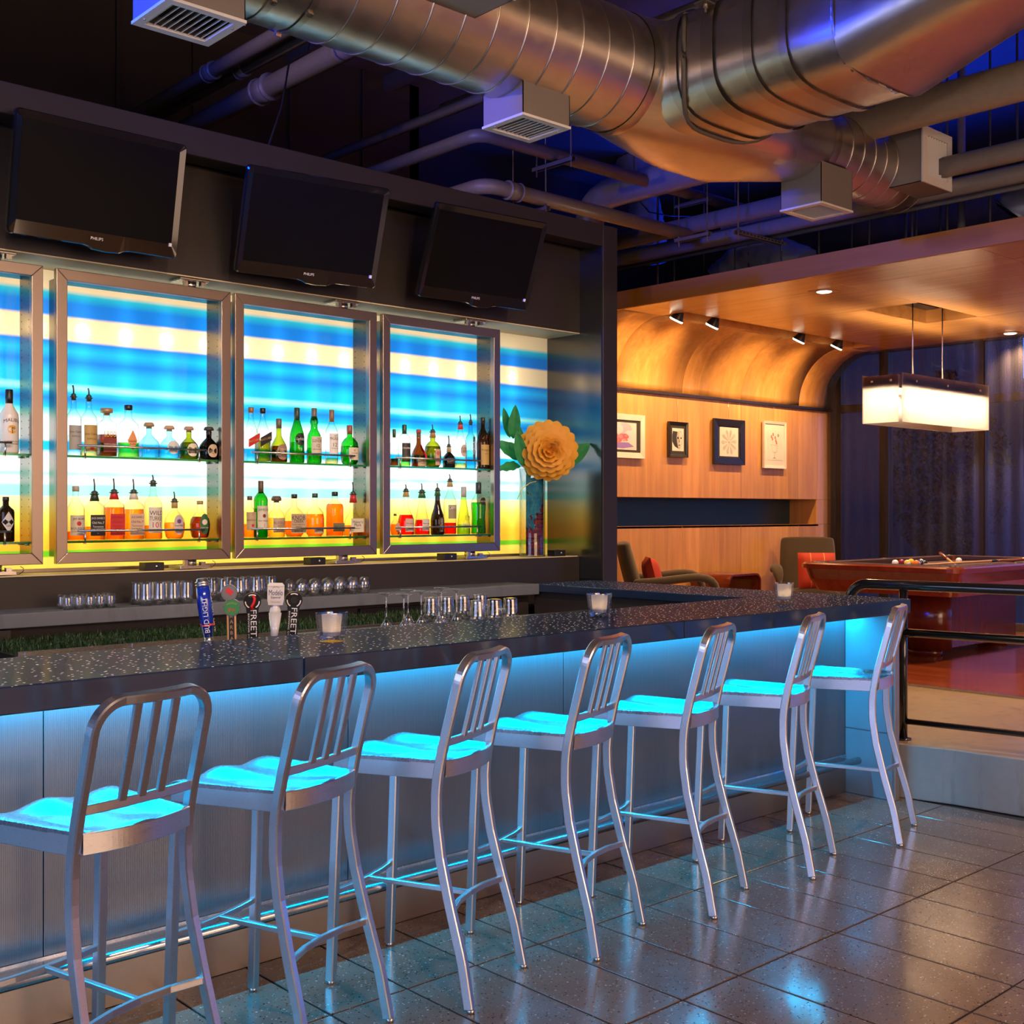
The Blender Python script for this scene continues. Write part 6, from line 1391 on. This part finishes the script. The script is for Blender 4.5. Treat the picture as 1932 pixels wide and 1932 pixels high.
def spotlamp(px, lab):
    p = atz(px, {1290: 592, 1363: 603, 1526: 632, 1594: 645}[px], ZC); t = thing('track_spot', lab, 'spot light', (p.x, 6.76, ZC+.03), 0, 'black spot lamps in the ceiling trough')
    d = Vector((-.15, .55, -1)).normalized(); q = d.to_track_quat('-Z', 'Y'); MQ = q.to_matrix().to_4x4()
    MB().lathe([(.022, .06), (.026, .01), (.030, 0), (.062, -.075), (.063, -.085), (.060, -.085), (.055, -.078), (0, -.05)], 24, M=MQ).build('lamp_shade', M['black'], t)
    MB().lathe([(.0632, -.084), (.064, -.094), (.058, -.100), (0, -.101)], 24, M=MQ).build('lamp_face', glow('spot_face', (1, .85, .62), 5), t)
    MB().cyl((0, 0, .03), (0, 0, .08), .010, 8).box(-.022, .022, -.012, .012, .075, .105).build('mount', M['black'], t)
    l = lamp('SPOT', 'spot_beam', (0, 0, 0), 88, WARM, .03, spot=150, blend=1.0, parent=t); l.rotation_euler = q.to_euler(); l.location = d*.115
for px, lab in ((1290, 'first black spot lamp from the left in the ceiling trough'), (1363, 'second black spot lamp from the left in the ceiling trough'), (1526, 'third black spot lamp from the left in the ceiling trough'), (1594, 'fourth black spot lamp, nearest the window, in the ceiling trough')): spotlamp(px, lab)
# pendant over the pool table
LX0, LX1, LY0, LY1, LZ0, LZ1 = 9.2, 10.80, 5.165, 5.53, 2.28, 2.70
pd = thing('pendant_lamp', 'long frosted glass box pendant with glowing bulbs over the pool table', 'pendant lamp', ((LX0+LX1)/2, (LY0+LY1)/2, LZ0))
hx, hy, hz = (LX1-LX0)/2, (LY1-LY0)/2, LZ1-LZ0
def frosted():
    n = NT('frosted_lamp_glass'); tl = n.node('ShaderNodeBsdfTranslucent'); tl.inputs[0].default_value = (.50, .44, .41, 1); tr = n.node('ShaderNodeBsdfTransparent'); tr.inputs[0].default_value = (.95, .93, .90, 1)
    gl = n.node('ShaderNodeBsdfGlossy'); gl.inputs['Roughness'].default_value = .3
    mx = n.node('ShaderNodeMixShader'); mx.inputs[0].default_value = .17; m2 = n.node('ShaderNodeMixShader'); m2.inputs[0].default_value = .05
    n.link(tl.outputs[0], mx.inputs[1]); n.link(tr.outputs[0], mx.inputs[2]); n.link(mx.outputs[0], m2.inputs[1]); n.link(gl.outputs[0], m2.inputs[2]); n.link(m2.outputs[0], n.out.inputs[0]); return n.m
mfg = frosted()
for s in (-1, 1):
    MB().box(-hx+.02*(s < 0), hx-.02*(s > 0)*0, s*hy-.004, s*hy+.004, 0, hz, c=.001).build('long_glass', mfg, pd)
    MB().box(s*hx-.004, s*hx+.004, -hy+.022, hy-.004, 0, hz-.012, c=.001).build('end_glass', mfg, pd)
    for x in (-.55, 0, .62): MB().cyl((x, s*(hy+.004), hz-.06), (x, s*(hy+.014), hz-.06), .011, 12).build('fixing_stud', M['steel'], pd)
    for y in (-.09, .09): MB().cyl((s*(hx+.004), y, hz-.06), (s*(hx+.014), y, hz-.06), .011, 12).build('fixing_stud', M['steel'], pd)
MB().box(-hx+.06, hx-.06, -hy+.03, -hy+.055, hz-.13, hz-.015).box(-hx+.06, hx-.06, hy-.055, hy-.03, hz-.13, hz-.015).box(-hx+.03, -hx+.06, -hy+.03, hy-.03, hz-.13, hz-.015).box(hx-.06, hx-.03, -hy+.03, hy-.03, hz-.13, hz-.015).box(-hx+.03, hx-.03, -.02, .02, hz-.05, hz-.03).build('inner_frame', plain('nickel_frame', (.35, .30, .26), .4, .7), pd)
mbulb = glow('bulb', (1, .74, .47), 170); mbulb.cycles.emission_sampling = 'FRONT'
for k in range(5):
    x = -.62+k*.31
    MB().lathe([(.0, -.062), (.04, -.048), (.062, 0), (.045, .042), (.024, .062), (.022, .09), (0, .09)], 10, M=Matrix.Translation((x, 0, hz-.215))).build('bulb', mbulb, pd)
for px in (1722, 1778):
    x = at(px, 640, (LY0+LY1)/2).x-(LX0+LX1)/2
    MB().cyl((x, 0, hz-.03), (x, 0, 3.43-LZ0), .006, 8).build('suspension_rod', M['steel'], pd)
MB().box(at(1722, 640, 5.35).x-10.08, at(1778, 640, 5.35).x-9.92, -.05, .05, 3.40-LZ0, 3.43-LZ0).build('ceiling_plate', M['steel'], pd)
# ------------------------------------------------------------------ pool table
PT = thing('pool_table', 'glossy red mahogany pool table with dark cloth', 'pool table', (9.80, 5.03, FW))
tl, tw_ = 1.28, .72; ht = 1.085-FW; zb_ = ht-.235
def rr_(hx, hy, r, n=8): return [(sx*(hx-r)+r*math.cos(a0+PI/2*k/n), sy*(hy-r)+r*math.sin(a0+PI/2*k/n)) for sx, sy, a0 in ((1, 1, 0), (-1, 1, PI/2), (-1, -1, PI), (1, -1, 1.5*PI)) for k in range(n+1)]
A = rr_(tl-.05, tw_-.05, .10); B_ = rr_(tl, tw_, .12); n_ = len(A)
mb = MB(); lay = [[(x*.955, y*.93, zb_) for x, y in A], [(x, y, zb_+.10) for x, y in A], [(x*1.02, y*1.03, ht-.05) for x, y in A], [(x, y, ht-.045) for x, y in B_], [(x, y, ht-.012) for x, y in B_], [(x*.99, y*.985, ht) for x, y in B_], [(x*.885, y*.79, ht) for x, y in B_], [(x*.885, y*.79, ht-.04) for x, y in B_]]
v = [p for l in lay for p in l]; f = [(i*n_+j, i*n_+(j+1) % n_, (i+1)*n_+(j+1) % n_, (i+1)*n_+j) for i in range(len(lay)-1) for j in range(n_)]; f.append(tuple(reversed(range(n_))))
mb.add(v, f, 0, False); mb.build('cabinet_and_rails', M['mahog'], PT)
cloth = plain('burgundy_cloth', (.045, .016, .016), .85)
MB().box(-tl+.12, tl-.12, -tw_+.12, tw_-.12, ht-.06, ht-.042).build('bed_cloth', cloth, PT)
for s in (-1, 1):
    for (x0, x1) in ((-tl+.22, -.07), (.07, tl-.22)): MB().box(x0, x1, s*(tw_-.165)-.028, s*(tw_-.165)+.028, ht-.042, ht+.006, c=.008).build('cushion', cloth, PT)
    MB().box(s*(tl-.165)-.028, s*(tl-.165)+.028, -tw_+.22, tw_-.22, ht-.042, ht+.006, c=.008).build('cushion', cloth, PT)
for x, y in ((-tl+.13, -tw_+.13), (0, -tw_+.105), (tl-.13, -tw_+.13), (-tl+.13, tw_-.13), (0, tw_-.105), (tl-.13, tw_-.13)):
    MB().lathe([(.062, ht-.05), (.062, ht+.003), (.05, ht+.004), (.048, ht-.04), (0, ht-.04)], 20, M=Matrix.Translation((x, y, 0))).build('pocket', M['black'], PT)
MB().lathe([(.115, .05), (.115, zb_+.02)], 28, M=Matrix.Translation((-tl+.86, .0, 0)), sx=1.3, sy=1.9).build('pedestal', M['mahog2'], PT)
MB().box(-tl+.86, tl-.35, -.16, .16, .05, zb_+.02, c=.01).build('pedestal_panel', M['mahog2'], PT)
for x in (-tl+.84, tl-.50): MB().lathe([(.10, 0), (.10, .05)], 20, M=Matrix.Translation((x, 0, 0)), sy=1.5).build('levelling_foot', M['mahog2'], PT)
ZBALL = 1.085-.042+.0286
bcol = {'white': (.80, .76, .68), 'maroon': (.25, .02, .03), 'yellow': (.80, .55, .06), 'orange': (.75, .18, .03), 'black': (.02, .02, .02), 'red': (.6, .03, .02), 'navy': (.03, .04, .2)}
def ball(px, py, c, lab, stripe=False):
    p = atz(px, py, ZBALL); o = MB()
    o.lathe([(.0285*math.sin(PI*k/14), -.0285*math.cos(PI*k/14)) for k in range(15)], 24, cap=False)
    ob = o.build('billiard_ball', [plain('ball_'+c, bcol[c], .08, coat=.8), flat((.78, .74, .66), .1)], None, (p.x, p.y, ZBALL), (1.0+px*.3, .6, .4)); tag(ob, lab, 'billiard ball', 'billiard balls on the pool table')
    if stripe:
        for q in ob.data.polygons:
            if abs(q.center.z) > .015: q.material_index = 1
ball(1689, 1062, 'white', 'pale ball at the left of the pool ball cluster'); ball(1701, 1061, 'maroon', 'maroon ball second in the pool ball cluster'); ball(1712, 1062.5, 'yellow', 'yellow striped ball in the pool ball cluster', True)
ball(1719, 1060, 'yellow', 'plain yellow ball behind the orange one'); ball(1728, 1063, 'orange', 'orange ball in front of the pool ball cluster'); ball(1737, 1060.5, 'navy', 'dark blue striped ball in the pool ball cluster', True); ball(1743.5, 1063.5, 'black', 'black ball at the right of the pool ball cluster'); ball(1809, 1058, 'white', 'lone white cue ball right of the cluster')
def cue(a, b_, lab):
    t = thing('pool_cue', lab, 'pool cue', a); d = Vector(b_)-Vector(a); L = d.length; q = d.to_track_quat('Z', 'Y').to_matrix().to_4x4(); r = lambda s: .006+.0085*s
    MB().lathe([(r(0), .012), (r(.52), L*.52)], 14, M=q).build('shaft', plain('cue_maple', (.62, .36, .14), .3), t); MB().lathe([(.0055, 0), (.006, .012)], 12, M=q).build('tip', flat((.10, .18, .3)), t)
    MB().lathe([(r(.52)*1.05, L*.52), (r(.56)*1.05, L*.56)], 14, M=q).build('joint_collar', M['black'], t); MB().lathe([(r(.56), L*.56), (r(1), L*.97), (r(1), L)], 14, M=q).build('butt', plain('cue_butt', (.20, .05, .02), .2, coat=.6), t)
p = atz(1742, 1065, 1.075); q_ = atz(1960, 1053, 1.108); cue(p, (q_.x+.12, q_.y-.05, 1.108), 'long pool cue lying across the table to the right')
p = atz(1803, 1066, 1.062); cue((p.x, p.y, 1.062), Vector((p.x, p.y, 1.062))+(atx(1774, 1044, p.x+.42)-Vector((p.x, p.y, 1.062)))*1.0, 'short steep pool cue leaning over the table rail')
# ------------------------------------------------------------------ lounge chairs, cushions, side table
fab = NT('brown_tweed'); _n = fab.noise(fab.coord((1, 1, 1)), 240, 2); fab.set(color=fab.mix(_n, (.040, .027, .016), (.080, .055, .034)), rough=.9, sheen=.2); fab.bump(_n, .4, .002); fab = fab.m
def soft(o, lv=2):
    m = o.modifiers.new('sub', 'SUBSURF'); m.levels = lv; m.render_levels = lv
    for p_ in o.data.polygons: p_.use_smooth = True
    return o
def lounge(loc, rot, lab):
    t = thing('lounge_chair', lab, 'chair', loc, rot)      # faces +x
    def slab(secs): # list of rings (each 4 corner points)
        mb = MB(); v = [p for s_ in secs for p in s_]; f = [(i*4+j, i*4+(j+1) % 4, i*4+4+(j+1) % 4, i*4+4+j) for i in range(len(secs)-1) for j in range(4)]; f += [(3, 2, 1, 0), tuple(range(len(secs)*4-4, len(secs)*4))]; return mb.add(v, f, 0, True)
    def sec(xf, xb, w, zf, zb__): return [(xf, -w, zf), (xf, w, zf), (xb, w, zb__), (xb, -w, zb__)]
    soft(slab([sec(-.20, -.34, .30, .30, .30), sec(-.21, -.35, .31, .33, .33), sec(-.28, -.44, .325, .60, .60), sec(-.36, -.50, .31, .86, .86), sec(-.38, -.50, .30, .93, .92), sec(-.39, -.48, .28, .955, .945)]).build('backrest', fab, t))
    soft(slab([[(-.30, -.28, .28), (-.30, .28, .28), (-.30, .28, .42), (-.30, -.28, .42)], [(-.27, -.29, .27), (-.27, .29, .27), (-.27, .29, .43), (-.27, -.29, .43)], [(.28, -.29, .28), (.28, .29, .28), (.28, .29, .46), (.28, -.29, .46)], [(.33, -.28, .30), (.33, .28, .30), (.33, .28, .45), (.33, -.28, .45)]]).build('seat_cushion', fab, t))
    for s in (-1, 1):
        w = .055; pth = [(-.40, s*.33, .60), (-.25, s*.36, .60), (-.02, s*.375, .63), (.18, s*.375, .655), (.29, s*.37, .63), (.34, s*.36, .53), (.35, s*.345, .40), (.30, s*.33, .30)]
        mb = MB(); mb.bar(pth, .10, .075, up=(0, 0, 1), c=.02); o = mb.build('arm', fab, t); soft(o, 1)
        mb = MB(); mb.box(-.30, .28, s*.335-.03, s*.335+.03, .26, .45, c=.015); mb.build('side_shell', fab, t)
        for x in (-.28, .26): MB().cyl((x, s*.28, 0), (x*.92, s*.26, .28), .014, 10, 0, .022).build('leg', M['mahog2'], t)
    return t
lounge((8.17, 6.82, FW), -.73, 'brown tweed lounge chair seen from the side, left of the side table')
lounge((10.50, 6.90, FW), PI*1.22, 'brown tweed lounge chair facing the room beside the pool table')
def cushion(loc, rot, lab):
    n = NT('red_striped_cloth'); sp = n.node('ShaderNodeSeparateXYZ'); n.link(n.coord((1, 1, 1)), sp.inputs[0]); s_ = n.math('LESS_THAN', n.math('FRACT', n.math('ADD', n.math('MULTIPLY', sp.outputs[0], 7.5), .5)), .07)
    n.set(color=n.mix(s_, (.42, .035, .015), (.55, .22, .08)), rough=.8)
    mb = MB(); N = 10
    for sg in (1, -1):
        rows = [[(.185*(-1+2*i/N), .185*(-1+2*j/N), sg*.075*((1-(-1+2*i/N)**4)*(1-(-1+2*j/N)**4))**.6) for j in range(N+1)] for i in range(N+1)]
        if sg < 0: rows = [list(reversed(r_)) for r_ in rows]
        mb.grid(rows)
    o = mb.build('throw_cushion', n.m, None, loc, rot); tag(o, lab, 'cushion'); return o
cushion((8.17-.13, 6.82+.115, FW+.63), (PI/2-.25, 0, PI/2-.73), 'red striped cushion on the lounge chair at the left')
cushion((10.33, 6.73, FW+.62), (PI/2-.28, 0, PI/2+PI*1.22), 'red striped cushion on the lounge chair beside the pool table')
sa, sb = atz(1346, 1087, .9), atz(1444, 1087, .9)
ST_ = thing('side_table', 'bent plywood side table of red wood between the lounge chairs', 'side table', (9.42, 7.18, FW), .05)
w_, h_ = .27, .60; out = [(-w_+.08, 0), (w_-.08, 0)]
path = [(-w_, 0, .0), (-w_, 0, h_-.08)]+[(-w_+.08-.08*math.cos(a), 0, h_-.08+.08*math.sin(a)) for a in [PI/2*k/6 for k in range(1, 7)]]+[(w_-.08+.08*math.sin(a), 0, h_-.08+.08*math.cos(a)) for a in [PI/2*k/6 for k in range(7)]]+[(w_, 0, .0)]
MB().bar(path, .46, .018, up=(0, 0, 1) if False else (.001, 0, 1), c=0).build('bent_shell', M['mahog2'], ST_)
MB().box(-w_+.009, w_-.009, -.2, .2, .16, .178).build('lower_shelf', M['mahog2'], ST_)
# ------------------------------------------------------------------ black guard rail on the step
gr_ = thing('guard_railing', 'black tubular guard railing at the edge of the concrete step', 'railing', (5.83, 3.26, ZS))
blk = plain('black_gloss_enamel', (.012, .012, .013), .16, coat=.6)
dirv = Vector((.10, -.62, 0)).normalized()
def rp(s, z): p_ = dirv*s; return (p_.x, p_.y, z-ZS)
top = 1.115
MB().tube([rp(-.30, ZS), rp(-.30, top-.10)]+[(rp(-.30+.10*(1-math.cos(a)), 0)[0], rp(-.30+.10*(1-math.cos(a)), 0)[1], top-.10+.10*math.sin(a)-ZS) for a in [PI/2*k/8 for k in range(1, 9)]]+[rp(4.0, top)], .028, 14).build('top_rail', blk, gr_)
for z, r in ((.862, .023), (.385, .016)): MB().tube([rp(0, z), rp(4.0, z)], r, 12).build('cross_rail', blk, gr_)
for s in (0.0, 1.4, 2.8, 3.98):
    MB().cyl(rp(s, ZS), rp(s, top), .022, 12).build('post', blk, gr_); MB().cyl(rp(s, ZS), rp(s, ZS+.008), .042, 16).build('base_flange', blk, gr_)
